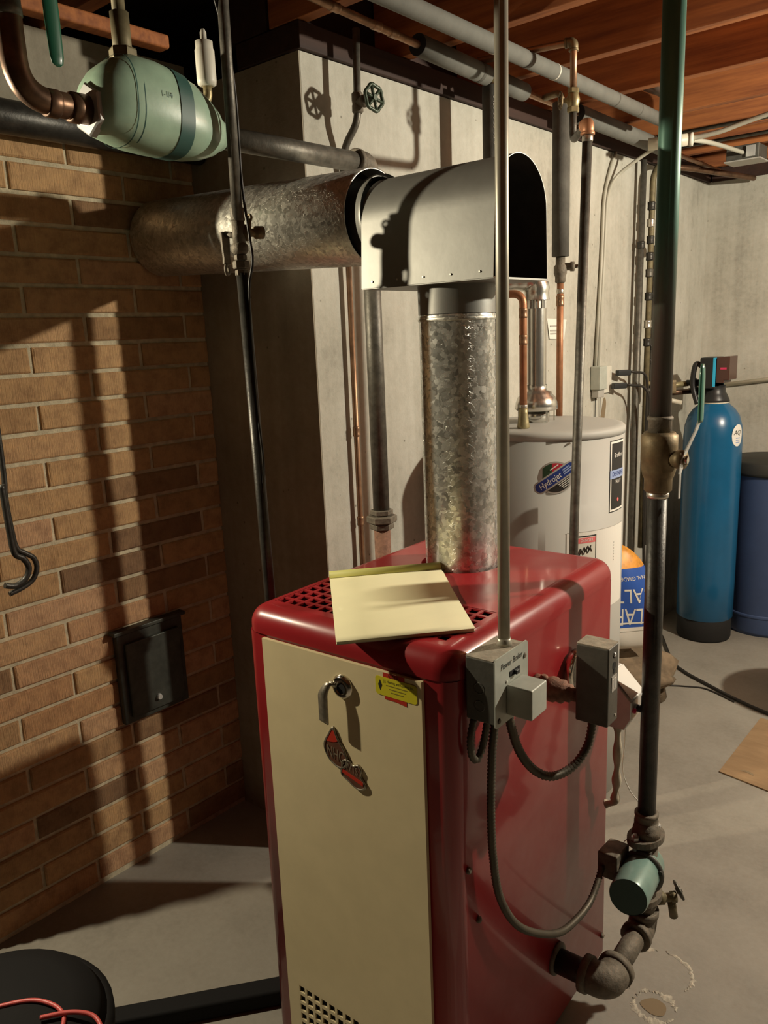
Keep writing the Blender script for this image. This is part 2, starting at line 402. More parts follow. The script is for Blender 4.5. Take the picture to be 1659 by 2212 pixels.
def plane_fr(o, ax, ay):
    o = Vector(o); ax = Vector(ax).normalized(); ay = Vector(ay).normalized(); an = ax.cross(ay)
    return lambda x, y, d: o + ax * x + ay * y + an * d
def cyl_fr(cx, cy, r, ang, z, tilt=0.0):           # flat art wrapped on an upright cylinder
    ct, st = math.cos(tilt), math.sin(tilt)
    def f(x, y, d):
        X, Y = x * ct - y * st, x * st + y * ct; a = math.radians(ang) + X / r
        return V(cx + (r + d) * math.cos(a), cy + (r + d) * math.sin(a), z + Y)
    return f
def patch(mb, x0, x1, y0, y1, fr, d, n=10):        # curved rectangle in n strips
    for k in range(n):
        a, b = x0 + (x1 - x0) * k / n, x0 + (x1 - x0) * (k + 1) / n
        mb.add([fr(a, y0, d), fr(b, y0, d), fr(b, y1, d), fr(a, y1, d)], [(0, 1, 2, 3)], True)
    return mb
def strip_poly(mb, f0, f1, x0, x1, fr, d, n=16):   # region between two curves
    for k in range(n):
        a, b = x0 + (x1 - x0) * k / n, x0 + (x1 - x0) * (k + 1) / n
        mb.add([fr(a, f0(a), d), fr(b, f0(b), d), fr(b, f1(b), d), fr(a, f1(a), d)], [(0, 1, 2, 3)], True)
    return mb
def lattice(mb, x0, x1, y0, y1, nx, ny, hole, fr, d0, d1):   # plate pierced by square holes
    px, py = (x1 - x0) / nx, (y1 - y0) / ny
    for i in range(nx + 1):
        c = x0 + i * px; h = (px - hole) / 2
        a, b = max(x0, c - h), min(x1, c + h); mb.box((a, y0, d0), (b, y1, d1), fr)
    for j in range(ny + 1):
        c = y0 + j * py; h = (py - hole) / 2
        a, b = max(y0, c - h), min(y1, c + h); mb.box((x0, a, d0 + 1e-4), (x1, b, d1 - 1e-4), fr)
    return mb

# ------------------------------------------------------------------ room
XB, XC, YR, YE, YK = -1.953, -1.505, 1.500, 0.633, 4.33       # brick face, concrete face, return face, brick end, back wall
struct(MB().box((-4.6, -3.2, -0.1), (3.6, YK + .2, 0)).build('floor', 'floor'))
wl = struct(MB().box((-2.30, YE, 0), (XB - 0.007, YR, 2.24)).build('wall_left', 'mortar'))
H, L, mo = 0.0713, 0.3085, 0.011
bb = MB(); zi = 0
shapes = {}
for i in range(29):
    z0 = 0.012 + i * H + mo / 2; z1 = 0.012 + (i + 1) * H - mo / 2
    if z1 > 2.07: break
    off = 0.963 - (0.0 if i % 2 == 0 else L / 2) - 3 * L
    k = 0
    while True:
        a = off + k * L + mo / 2; b = off + (k + 1) * L - mo / 2; k += 1
        if a > YR - 0.015: break
        if b < YE + 0.02: continue
        a, b = max(a, YE + .003), min(b, YR - .003)
        key = (round(b - a, 3), random.randint(0, 2))
        if key not in shapes:
            w = b - a; j = lambda: random.uniform(-.0012, .0012)
            q = MB(); x0, x1 = -0.014, 0.0
            h2 = (z1 - z0)
            q.add([(x0, -w / 2, 0), (x0, w / 2, 0), (x0, w / 2, h2), (x0, -w / 2, h2),
                   (x1 + j() - .003, -w / 2 + j(), j()), (x1 + j() - .003, w / 2 + j(), j()), (x1 + j() - .003, w / 2 + j(), h2 + j()), (x1 + j() - .003, -w / 2 + j(), h2 + j()),
                   (x1 + j(), -w / 2 + .004, .004), (x1 + j(), w / 2 - .004, .004), (x1 + j(), w / 2 - .004, h2 - .004), (x1 + j(), -w / 2 + .004, h2 - .004)],
                  [(0, 1, 5, 4), (1, 2, 6, 5), (2, 3, 7, 6), (3, 0, 4, 7), (4, 5, 9, 8), (5, 6, 10, 9), (6, 7, 11, 10), (7, 4, 8, 11), (8, 9, 10, 11)])
            o = q.build('brick', 'brick', wl); shapes[key] = o.data
            # keep mesh centred on the brick itself
            off0 = parent_loc(wl)
            for vtx in o.data.vertices: vtx.co += off0
            bpy.data.objects.remove(o)
        o = bpy.data.objects.new('brick', shapes[key]); C.link(o); o.parent = wl
        o.location = V(XB + random.uniform(-.0012, .0012), (a + b) / 2, z0) - wl.location
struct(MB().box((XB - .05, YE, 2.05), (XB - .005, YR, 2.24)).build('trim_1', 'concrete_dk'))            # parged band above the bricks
struct(MB().box((-2.30, YR - .004, 0), (XC - .0005, YR, 2.175)).build('wall_inner', 'concrete_dk'))  # thin skin that puts the shaded concrete over the return face
struct(MB().add([(XC - .3, YR, 0), (XC, YR, 0), (XC, YK, 0), (XC - .3, YK, 0), (XC - .3, YR, 2.175), (XC, YR, 2.175), (XC, YK, 2.175), (XC - .3, YK, 2.175)],
                [(0, 3, 2, 1), (4, 5, 6, 7), (0, 1, 5, 4), (1, 2, 6, 5), (2, 3, 7, 6), (3, 0, 4, 7)]).build('wall_side', 'concrete'))
struct(MB().box((XC - .3, YK, 0), (3.6, YK + .2, 2.18)).build('wall_back', 'concrete'))
struct(MB().box((3.5, -3.2, 0), (3.7, YK, 2.5)).build('wall_right', 'far_wall'))
struct(MB().box((-4.6, -3.4, 0), (3.6, -3.2, 2.5)).build('wall_front', 'far_wall'))
struct(MB().box((-4.8, -3.2, 0), (-4.6, YE + .3, 2.5)).build('wall_far_left', 'far_wall'))
struct(MB().box((-4.6, YE + .3, 0), (-2.3, YE + .5, 2.5)).build('wall_rear_left', 'far_wall'))
# sill plate along the concrete walls and the rim behind it
struct(MB().box((XC - .22, YR - .01, 2.177), (XC + .012, YK, 2.238)).build('trim_2', 'sill', bevel=.003))
struct(MB().box((XC - .26, YR - .01, 2.24), (XC - .10, YK + .1, 2.50)).build('trim_3', 'sill'))
struct(MB().box((XC + .02, YK - .012, 2.177), (3.5, YK + .15, 2.24)).build('trim_4', 'sill'))
ceil = struct(MB().box((-4.6, -3.2, 2.56), (3.6, YK + .2, 2.62)).build('ceiling', 'plank'))
for k, y in enumerate([YK - .01 - .41 * i for i in range(19)]): pass
jy = [1.905 + 0.397 * i for i in range(-9, 7)]
jm = MB().box((-1.0, -.019, 0), (1.0, .019, .24))
for y in jy:
    x0, x1 = (XC - .09, 3.5) if y > YR else (-4.5, 3.5)
    o = MB().box((x0, y - .019, 2.24), (x1, y + .019, 2.48)).build('joist', 'joist', ceil, bevel=.002)
for i in range(11):
    x = -4.5 + i * 0.74
    MB().box((x, -3.15, 2.48), (x + .732, YK + .05, 2.50)).build('plank', 'plank', ceil)

# ------------------------------------------------------------------ boiler
boiler = thing('boiler', 'red enamelled boiler with a cream front panel standing on the floor', 'boiler', W(-.2375, -.09, 0))
X0, X1, Y0, Y1 = -.478, 0.0, -.42, .235
def loop(ins, z, r): return [W(x, y, z) for x, y in rrect(X0 + ins, X1 - ins, Y0 + ins, Y1 - ins, max(.004, r - ins))]
mb = MB().loft([loop(.003, .03, .03), loop(.003, .962, .03)], True, False, True)
mb.build('casing', 'red', boiler)
MB().loft([loop(.03, .0, .03), loop(.03, .03, .03)]).build('plinth', 'matte_black', boiler)
# cover: skirt, rounded shoulder, flat top with a grille strip and the flue opening
RS = .036; TZ = 1.010; prof = [(0.0, .9625), (0.0, TZ - RS)]
for k in range(1, 8):
    a = PI / 2 * k / 7; prof.append((RS * (1 - math.cos(a)), TZ - RS * (1 - math.sin(a))))
mb = MB().loft([loop(i, z, .042) for i, z in prof], False, False, True)
ix0, ix1, iy0, iy1 = X0 + RS, X1 - RS, Y0 + RS, Y1 - RS
gx0, gx1, gy0, gy1 = -.440, -.046, -.368, -.206
fx, fy, fr_ = -.272, .036, .088
fl = lambda x, y, d: W(x, y, TZ + d)
def flat(x0, x1, y0, y1): mb.add([fl(x0, y0, 0), fl(x1, y0, 0), fl(x1, y1, 0), fl(x0, y1, 0)], [(0, 1, 2, 3)])
c6 = rrect(ix0, ix1, iy0, iy1, .006)
flat(ix0, gx0, iy0, gy1); flat(gx1, ix1, iy0, gy1); flat(gx0, gx1, iy0, gy0)
qx0, qx1, qy0, qy1 = ix0, ix1, gy1, iy1
angs = sorted([2 * PI * k / 40 for k in range(40)] + [math.atan2(y - fy, x - fx) % (2 * PI) for x in (qx0, qx1) for y in (qy0, qy1)])
inn, outp = [], []
for a in angs:
    c, s = math.cos(a), math.sin(a); inn.append((fx + fr_ * c, fy + fr_ * s))
    t = min([(qx1 - fx) / c if c > 1e-9 else 9, (qx0 - fx) / c if c < -1e-9 else 9, (qy1 - fy) / s if s > 1e-9 else 9, (qy0 - fy) / s if s < -1e-9 else 9])
    outp.append((fx + t * c, fy + t * s))
for k in range(len(angs)):
    j = (k + 1) % len(angs); mb.add([fl(*inn[k], 0), fl(*inn[j], 0), fl(*outp[j], 0), fl(*outp[k], 0)], [(0, 1, 2, 3)])
mb.loft([[fl(x, y, 0) for x, y in inn], [fl(x, y, -.012) for x, y in inn]], False, False, True)
mb.build('cover', 'red', boiler)
gr = lattice(MB(), gx0, gx1, gy0, gy1, 15, 6, .0195, lambda x, y, d: W(x, y, d), TZ - .004, TZ - .0005).build('top_grille', 'red', boiler)
MB().box((gx0 - .01, gy0 - .008, TZ - .06), (gx1 + .01, iy1 - .01, TZ - .045), W).build('interior_shade_plate', 'matte_black', boiler)  # black plate standing in for the dark inside under the cover
# cream panel on the front with its own grille
fp_ = lambda x, z, d: W(x, -.4185 - d, z)
px0, px1, pz0, pz1 = -.421, -.058, .045, .957
lx0, lx1, lz0, lz1 = -.392, -.087, .06, .214
mb = MB()
for a, b, c, d in ((px0, lx0, pz0, pz1), (lx1, px1, pz0, pz1), (lx0, lx1, lz1, pz1), (lx0, lx1, pz0, lz0)):
    mb.box((a, c, 0), (b, d, .0075), fp_)
panel = mb.build('front_panel', 'cream', boiler)
lattice(MB(), lx0, lx1, lz0, lz1, 15, 7, .0145, fp_, .004, .0074).build('grille', 'cream', panel)
MB().box((lx0, lz0, .0008), (lx1, lz1, .002), fp_).build('grille_shade_sheet', 'matte_black', panel)  # black sheet standing in for the dark hollow behind the grille
pf = lambda x, z, d: W(x, -.426 - d, z)            # on the panel's face
up_n = -BY
# drop latch: round rosette and a curved bright tongue
mb = MB().lathe(pf(-.2245, .909, 0), up_n, [(.0225, 0), (.0225, .002), (.019, .007), (.0125, .010), (.0115, .0075), (.0095, .006)], 32)
mb.build('latch_rosette', 'chrome', panel)
MB().lathe(pf(-.2235, .9075, .0062), up_n, [(.0095, 0), (.0095, .0012)], 24).build('latch_socket', 'matte_black', panel)
mb = MB(); prevs = []
for k in range(15):
    t = k / 14; x = -.2440 - .0110 * min(1, t * 3.2) ** .7; z = .9165 - .0700 * t; d = .010 + .009 * math.sin(PI / 2 * min(1, .1 + t * 2.2))
    w = (.0070 + .0030 * min(1, t * 3)) if k < 14 else .0096
    prevs.append([pf(x - w, z - .003 * (k > 12), d), pf(x + w, z - .007 * (k > 12), d), pf(x + w, z - .007 * (k > 12), d + .003), pf(x - w, z - .003 * (k > 12), d + .003)])
mb.loft(prevs, smooth=True)
mb.tube([pf(-.2345, .911, .006), pf(-.2460, .9145, .011)], .0048, 10)
lab(mb.build('latch_handle', 'chrome_br', panel), 'brushed metal tongue of the panel latch')
# the two cast badges
def smooth_poly(pts, n=5):
    q = [Vector((a, b, 0)) for a, b in pts]; o = []
    for i in range(len(q)):
        p0, p1, p2, p3 = q[i - 1], q[i], q[(i + 1) % len(q)], q[(i + 2) % len(q)]
        for k in range(n):
            t = k / n; r = 0.5 * ((2 * p1) + (p2 - p0) * t + (2 * p0 - 5 * p1 + 4 * p2 - p3) * t * t + (-p0 + 3 * p1 - 3 * p2 + p3) * t ** 3); o.append((r.x, r.y))
    return o
def badge(poly, name, cx, cz):
    MB().loft([[pf(cx + (x - cx) * .88, cz + (z - cz) * .88, d) for x, z in poly] for d in (.0029, .0032)]).build('badge_fill', 'badge_fill', panel)
    sh = lambda f: [(cx + (x - cx) * f, cz + (y - cz) * f) for x, y in poly]
    MB().loft([[pf(x, z, d) for x, z in sh(f)] for f, d in ((1.0, 0), (1.0, .003), (.95, .0046), (.89, .0046), (.87, .0030))], smooth=True).build(name, 'chrome_br', panel)
drop = smooth_poly([(-.2520, .8270), (-.2420, .808), (-.2270, .788), (-.2200, .768), (-.2260, .754), (-.2420, .748), (-.2620, .757), (-.2740, .773), (-.2760, .790), (-.2660, .808)])
badge(drop, 'flame_badge', -.249, .781)
MB().loft([[pf(x, z, d) for x, z in smooth_poly([(-.2525, .8215), (-.2455, .810), (-.2400, .803), (-.2520, .797), (-.2680, .796), (-.2625, .807)])] for d in (.0032, .0039)]).build('flame_tip', 'sred', panel)
bf = plane_fr(pf(-.2480, .7735, .0032), BX * .97 + V(0, 0, -.16), V(0, 0, 1))
text_mb('NHC', .033, bf, sx=.56, thick=.0009).build('badge_lettering', 'badge_ink', panel)
shield = smooth_poly([(-.2330, .7680), (-.2190, .7715), (-.2090, .7650), (-.1970, .7690), (-.1890, .7600), (-.1910, .7480), (-.1810, .7340), (-.1850, .7240), (-.2010, .7200), (-.2210, .7290), (-.2380, .7390), (-.2370, .7540)])
badge(shield, 'shield_badge', -.211, .745)
MB().loft([[pf(x, z, d) for x, z in [(-.2355, .7440), (-.1880, .7310), (-.1870, .7380), (-.2350, .7510)]] for d in (.0032, .0039)]).build('badge_stripe', 'sred', panel)
bf2 = plane_fr(pf(-.2120, .7570, .0032), BX * .95 + V(0, 0, -.20), V(0, 0, 1))
text_mb('WTS', .021, bf2, sx=.66, thick=.0009).build('badge_lettering', 'badge_ink', panel)
# yellow service sticker with red tabs
sl = V(0, 0, -.02)
yo = plane_fr(pf(-.1085, .9325, .0004), BX, V(0, 0, 1))
mb = MB().prism([(-.026, .0245), (.018, .0245), (.018, .0165), (-.026, .0165)], yo, 0, .0003)
lab(mb.build('sticker_tab', 'sred', panel), 'red tab above the yellow sticker')
lab(MB().prism([(-.024, -.0165), (.021, -.0165), (.021, -.0255), (-.001, -.0225), (-.024, -.0225)], yo, 0, .0003).build('sticker_tab', 'sred', panel), 'red tab below the yellow sticker')
lab(MB().prism(rrect(-.0425, .0425, -.0165, .0165, .006), yo, .0003, .0007).build('sticker', 'yellow', panel), 'yellow service company sticker')
yf = lambda x, y, dx=0: (lambda a, b, c: yo(a + x, b + y, c + .0005))
text_mb('CALL', .0095, yf(-.004, .0203), thick=.0006).build('sticker_lettering', 'ink', panel)
text_mb('J.J. Heating and Cooling, Inc.', .0066, yf(.006, .0098), sx=.82).build('sticker_lettering', 'ink', panel)
mb = MB()
for x0_, x1_, y_ in ((-.020, .024, .0022), (-.014, .020, -.0035), (-.010, .016, -.0090)): mb.prism([(x0_, y_), (x1_, y_), (x1_, y_ + .0016), (x0_, y_ + .0016)], yo, .0007, .0009)
mb.build('sticker_lines', 'olive_ink', panel)
mb = MB().prism([(-.0325, .0105), (-.0285, .0015), (-.0325, -.0085), (-.0365, .0015)], yo, .0007, .0010); mb.build('sticker_diamond', 'ink', panel)
# side screws, patch plate and the elbow stub hole
for y, z in ((-.385, .615), (-.355, .50), (.2, .08)):
    MB().lathe(W(-.003, y, z), BX, [(.006, 0), (.006, .004), (.003, .0065)], 12).build('screw', 'iron_cast', boiler)
MB().lathe(W(-.003, -.045, .195), BX, [(.034, 0), (.034, .006), (.026, .007)], 28).build('pipe_collar', 'iron_cast', boiler)
mb = MB().lathe(W(.0, .006, .836), BX, [(.041, .004), (.041, .017), (.037, .021), (.035, .0175)], 32)
g = mb.build('gauge', 'chrome', boiler)
MB().lathe(W(.0, .006, .836), BX, [(.0352, .0165), (.0352, .0175)], 32).build('gauge_face', 'dust', g)
MB().box((.018, .004, .82), (.0195, .008, .858), W).build('gauge_needle', 'ink', g)

# ------------------------------------------------------------------ pad of yellow paper lying on the boiler
pad = thing('notepad', 'yellow legal pad lying askew on the red boiler top over its front edge', 'notepad', W(-.234, -.263, TZ))
A, B_, D_ = (-.440, -.208), (-.281, -.039), (-.184, -.482)
def padf(s, t, d):                                 # s across, t along
    x = A[0] + (B_[0] - A[0]) * s + (D_[0] - A[0]) * t; y = A[1] + (B_[1] - A[1]) * s + (D_[1] - A[1]) * t
    curl = .004 * math.sin(t * PI) * (1 - .3 * s) + .0035 * max(0, t - .75) * 4 * (1 - s) * 0
    return W(x, y, TZ + .0006 + d + curl * .35)
def pad_slab(d0, d1, t0, t1, ins=0):
    mb = MB(); n = 16
    lo = [[padf(ins, t0 + (t1 - t0) * k / n, d0), padf(1 - ins, t0 + (t1 - t0) * k / n, d0), padf(1 - ins, t0 + (t1 - t0) * k / n, d1), padf(ins, t0 + (t1 - t0) * k / n, d1)] for k in range(n + 1)]
    return mb.loft(lo, smooth=False)
pad_slab(0, .0015, .0, .985).build('backing_card', 'tan_hose', pad)
pad_slab(.0015, .0056, .02, .985, .004).build('page_block', 'paper', pad)
mb = MB(); lo = []
for k in range(17):                                # loose top sheet, waved near the binding
    t = .03 + .965 * k / 16; wv = .0035 * math.exp(-((t - .16) / .07) ** 2) + .002 * math.exp(-((t - .30) / .06) ** 2) + .004 * max(0, t - .7)
    lo.append([padf(-.002, t, .0058 + wv * .7), padf(.5, t, .0061 + wv), padf(1.002, t, .0059 + wv * 1.2), padf(1.002, t, .0062 + wv * 1.2), padf(.5, t, .0064 + wv), padf(-.002, t, .0061 + wv * .7)])
mb.loft(lo, smooth=True).build('top_page', 'paper', pad)
mb = MB(); mb.loft([[padf(s, .026 + .030 * math.cos(a), .0085 + .0105 * math.sin(a)) for a in [2 * PI * k / 12 for k in range(12)]] for s in (-.004, .5, 1.004)], smooth=True)
lab(mb.build('binding', 'paper_bind', pad), 'folded-over binding of the pad')

# ------------------------------------------------------------------ flue and draft hood
FX, FY = -.975, 1.380
fv = thing('vertical_flue_pipe', 'spangled galvanized flue pipe rising from the boiler top to the hood', 'pipe', (FX, FY, .985))
R1 = .0775
MB().lathe((FX, FY, 0), (0, 0, 1), [(R1, .97), (R1, 1.525), (R1 + .002, 1.530), (R1, 1.535)], 48, caps=False).build('pipe', 'galv', fv)
MB().lathe((FX, FY, 0), (0, 0, 1), [(R1 + .001, 1.536), (R1 + .001, 1.594)], 48, caps=False).build('hood_collar', 'sheet', fv)
MB().lathe((FX, FY, 0), (0, 0, 1), [(R1 + .001, 1.522), (R1 + .003, 1.526), (R1 + .001, 1.530)], 48, caps=False).build('seam_ring', 'galv_dull', fv)
hood = thing('draft_hood', 'smooth sheet metal draft hood with a rounded top joining both flue pipes', 'flue', (FX, FY, 1.594))
def arch(ins=0, zc=1.722, r=.0925, zb=1.594, n=22):
    pts = [(FY - .006 - r + ins - .008, zb)]
    for k in range(n + 1):
        a = PI - PI * k / n; pts.append((FY - .006 + (r - ins) * math.cos(a), zc + (r + .002 - ins) * math.sin(a)))
    pts.append((FY - .006 + r - ins + .004, zb)); return pts
hx0, hx1 = -1.137, -.818
mb = MB(); o_ = arch(); i_ = arch(.0013)
sec = lambda x, p: [V(x, y, z) for y, z in p]
ring = lambda x: [V(x, y, z) for y, z in o_] + [V(x, y, z) for y, z in reversed(i_)]
mb.loft([ring(hx0), ring(hx1)], smooth=False); mb.sm = [True] * len(mb.f)
ho = mb.build('hood_shell', 'sheet', hood)
ed = ho.modifiers.new('es', 'EDGE_SPLIT'); ed.split_angle = 0.7
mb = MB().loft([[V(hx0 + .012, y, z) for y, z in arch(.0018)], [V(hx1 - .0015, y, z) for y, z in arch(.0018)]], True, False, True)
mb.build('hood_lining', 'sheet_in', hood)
mb = MB().box((hx0, FY - .105, 1.592), (hx1, FY + .093, 1.5955)); mb.build('bottom_plate', 'sheet', hood)
mb = MB().loft([[V(hx0 + .003 - .0008 * k, y, z) for y, z in arch(.003)] for k in (0, 1)], smooth=False); mb.build('end_plate', 'sheet', hood)
for x in [hx0 + .03 + .065 * k for k in range(5)]:
    MB().lathe((x, FY - .1065, 1.606), (0, -1, 0), [(.0022, 0), (.0018, .0015)], 8).build('rivet', 'galv_dull', hood)
mb = MB(); mb.box((hx0 + .012, FY - .1035, 1.66), (hx0 + .0135, FY - .098, 1.80)); mb.box((hx0 + .022, FY - .1030, 1.70), (hx0 + .0232, FY - .098, 1.79))
FR = .0985; f0p = V(-1.172, FY - .014, 1.7455); f1p = V(-1.946, FY - .014, 1.780); fax = (f1p - f0p).normalized(); fz = 1.7455
MB().lathe((hx0 - .001, FY - .012, fz - .006), (-1, 0, 0), [(.088, 0), (.088, .014), (.084, .014)], 48, caps=False).build('collar', 'sheet', hood)
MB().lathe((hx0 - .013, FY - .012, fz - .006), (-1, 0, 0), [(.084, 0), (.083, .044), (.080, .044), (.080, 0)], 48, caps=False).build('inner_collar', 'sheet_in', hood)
fh = thing('horizontal_flue_pipe', 'galvanized flue pipe running from the hood into the brick wall', 'pipe', (-1.56, FY - .014, fz - .09))
MB().lathe(f0p, fax, [(FR - .003, .0), (FR, .0), (FR, .772)], 56, caps=False).build('pipe', 'galv_dull', fh)
MB().lathe(f0p + fax * .002, fax, [(FR - .0025, 0), (FR - .0025, .76)], 56, caps=False).build('lit_pipe_lining', 'silver', fh)  # silver colour imitates the light caught inside the flue's open end
MB().lathe(f0p, fax, [(FR - .0035, 0.050), (.0845, .054)], 48, caps=False).build('end_disc', 'sheet_in', fh)
for a in (2.2, 3.6):
    p = V(-1.205, FY - .012 + (FR) * math.cos(a), fz + FR * math.sin(a) * .3); MB().lathe(p, V(0, math.cos(a), math.sin(a) * .3), [(.003, 0), (.002, .003)], 8).build('rivet', 'black', fh)

# ------------------------------------------------------------------ pipework helpers
def union(mb, c, ax, r, L=.05):
    ax = Vector(ax).normalized(); c = Vector(c)
    mb.hexnut(c - ax * L * .5, ax, r * 1.45, L * .28); mb.hexnut(c - ax * L * .16, ax, r * 1.85, L * .36); mb.hexnut(c + ax * L * .24, ax, r * 1.4, L * .26); return mb
def coupling(mb, c, ax, r, L=.03, k=1.22):
    ax = Vector(ax).normalized(); c = Vector(c)
    return mb.lathe(c - ax * L / 2, ax, [(r * 1.02, 0), (r * k, .002), (r * k, L * .25), (r * (k - .05), L * .3), (r * (k - .05), L * .7), (r * k, L * .75), (r * k, L - .002), (r * 1.02, L)], 20)
def elbow(mb, p, a, b, r, k=1.3, leg=2.3):         # fitting at corner p with arms along a and b
    p = Vector(p); a = Vector(a).normalized(); b = Vector(b).normalized()
    l = r * leg; pts = fillet([p + a * l, p, p + b * l], l * .9, 8)
    mb.tube(pts, r * k, 18)
    for d in (a, b): mb.lathe(p + d * (l - r * .55), d, [(r * k, 0), (r * (k + .14), .001), (r * (k + .14), r * .6), (r * k, r * .62)], 20)
    return mb
def wheel(parent, c, ax, R, m, r=.0035, spokes=6):
    mb = MB().torus(c, ax, R, r, 36, 8, R * .06, 6); c = Vector(c); ax = Vector(ax).normalized(); u = ax.orthogonal().normalized(); w = ax.cross(u)
    for k in range(spokes):
        a = 2 * PI * k / spokes; mb.tube([c, c + (u * math.cos(a) + w * math.sin(a)) * R], r * .9, 6)
    mb.lathe(c - ax * .006, ax, [(.007, 0), (.007, .012)], 12); return mb.build('handwheel', m, parent)

# --- supply: up behind the flue, elbow, then forward to the air separator
SX, SY = -1.332, 1.531
sp = thing('supply_pipe', 'dark iron supply pipe rising behind the flue and turning forward to the green separator', 'pipe', (SX, SY, .5))
ZS = 1.896
MB().tube([(SX, SY, .55), (SX, SY, 1.012)], .0215, 20).build('nipple', 'rust', sp)
MB().tube([(SX, SY, 1.05), (SX, SY, ZS - .03)], .0212, 22).build('riser', 'iron', sp)
union(MB(), (SX, SY, 1.033), (0, 0, 1), .0215, .052).build('union', 'iron_cast', sp)
elbow(MB(), (SX, SY, ZS), (0, 0, -1), (0, -1, 0), .0215, 1.25, 2.0).build('elbow', 'iron_cast', sp)
MB().tube([(SX, SY - .03, ZS), (-1.330, 1.075, ZS - .004)], .0222, 22).build('run', 'iron', sp)

# --- air separator
asx, asz = -1.330, 1.9021
av = thing('air_separator', 'green cast iron air separator hanging in the pipe run near the ceiling', 'air separator', (asx, 0.9515, 1.825))
secs = [(0.8134, .030, .030, -.006), (0.8185, .048, .044, .002), (0.8338, .060, .056, .008), (0.8543, .067, .066, .013), (0.8850, .070, .076, .015), (0.9259, .070, .077, .013), (0.9668, .069, .074, .009), (1.0078, .064, .067, .003), (1.0415, .055, .055, -.004), (1.0640, .046, .043, -.008), (1.0763, .036, .033, -.010), (1.0906, .028, .027, -.010)]
def sup(y, a, b, dz, ins=0, e=3.0):
    out = []
    for k in range(40):
        t = 2 * PI * k / 40; c, s = math.cos(t), math.sin(t)
        out.append(V(asx + math.copysign(abs(c) ** (2 / e), c) * (a + ins), y, asz + dz + math.copysign(abs(s) ** (2 / e), s) * (b + ins)))
    return out
body = MB().loft([sup(*q, 0, 2.5) for q in secs], smooth=True).build('body', 'green', av)
mb = MB().loft([sup(0.9535, .0698, .0751, .0105, .0010, 2.5), sup(0.9842, .0676, .0717, .0067, .0012, 2.5)], False, False, True); lab(mb.build('label_band', 'green_dk', av), 'dark green band round the separator')
mb = MB().hexnut((asx, 0.8082, asz - .008), (0, 1, 0), .043, .016, up=(0, 0, 1)); lab(mb.build('end_flange', 'silver', av), 'pale hexagonal end flange')
mb = MB()
for yy in (0.8655, 0.8799): mb.loft([sup(yy, .0690, .0730, .0140, .0006, 2.5), sup(yy + .002, .0693, .0735, .0140, .0006, 2.5)], False, False, True)
mb.build('casting_seam', 'green_dk', av)
tf = lambda x, y, d: V(asx + .0702 + d, .925 + x, asz + .022 + y)
text_mb('1-1/4', .014, tf, sx=0.8185).build('size_mark', 'green_dk', av)
ttx = -1.330
mb = MB().tube([(ttx, 0.8911, 1.9757), (ttx, 0.8911, 2.0627)], .0165, 16); mb.tube([(ttx, 0.8911, 2.0525), (ttx, 0.8911, 2.235)], .0115, 14); mb.hexnut((ttx, 0.8911, 1.9860), (0, 0, 1), .024, .02)
mb.build('top_nipple', 'olive', av)
vent = MB().lathe((asx, 1.0712, 1.9788), (0, 0, 1), [(.012, 0), (.0175, .003), (.0185, .010), (.0185, .062), (.0165, .066), (.0165, .078), (.006, .080), (.006, .094), (.003, .100)], 24).build('air_vent', 'offwhite', av)
MB().tube(fillet([(asx, 1.0436, 1.9348), (asx, 1.0712, 1.9553), (asx, 1.0712, 1.9809)], .02), .0085, 12).build('vent_elbow', 'brass', av)

# --- copper riser coming down into the separator
cp = thing('copper_riser', 'wide brown copper pipe bending down into the green separator', 'pipe', (-1.330, 0.7162, 1.8683))
MB().tube(fillet([(-1.330, 0.6875, 2.235), (-1.330, 0.6916, 1.8939), (-1.330, 0.8082, 1.8929)], .062, 10), .0205, 22).build('pipe', 'copper_dk', cp)
mb = MB().lathe((-1.330, 0.7755, 1.8929), (0, 1, 0), [(.0215, 0), (.0245, .003), (.0245, .035)], 22); mb.build('adapter', 'copper_dk', cp)
MB().lathe((-1.330, 0.7346, 1.8929), (0, 1, 0), [(.0207, 0), (.0222, .002), (.0222, .020), (.0207, .022)], 22).build('sleeve', 'copper_dk', cp)
mb = coupling(MB(), (-1.330, 0.6875, 2.0320), (0, 0, 1), .0205, .05, 1.2); mb.build('coupling', 'iron', cp)
gh = thing('valve_with_green_handle', 'ball valve under the joists with a hanging green lever by the copper riser', 'valve', (-1.300, 0.7469, 1.9399))
mb = MB().loft([[V(-1.295 + .003 * s * u, .745 + .012 * c * u - .004 * (z - 1.9399) * 3, z) for c, s in [(math.cos(2 * PI * k / 14), math.sin(2 * PI * k / 14)) for k in range(14)]] for z, u in ((1.9399, .3), (1.9440, 0.8185), (1.9553, 1.0), (2.0115, 1.12), (2.1036, 1.0743), (2.14, 0.9208))], smooth=True)
mb.build('lever', 'green_hand', gh)
MB().lathe((-1.330, 0.7315, 2.135), (1, 0, 0), [(.02, -.03), (.026, -.02), (.026, .02), (.012, .03)], 18).build('valve_body', 'brass_dk', gh)
MB().tube([(-1.330, 0.7315, 2.14), (-1.330, 0.7315, 2.24)], .014, 12).build('stub', 'copper_dk', gh)

# --- dark tube standing in for a shadow band, and wood strip along the brick, left
tag(MB().tube([(XB + .045, .45, 2.016), (XB + .045, 1.49, 2.016)], .038, 20).build('dark_tube', 'black'), 'thick black tube standing in for the shadow band along the top of the brick wall', 'pipe')
tag(MB().box((-1.68, .45, 2.150), (-1.64, 1.225, 2.180)).build('wood_strip', 'joist', bevel=.006), 'orange wood strip under the ceiling behind the green separator', 'wood')

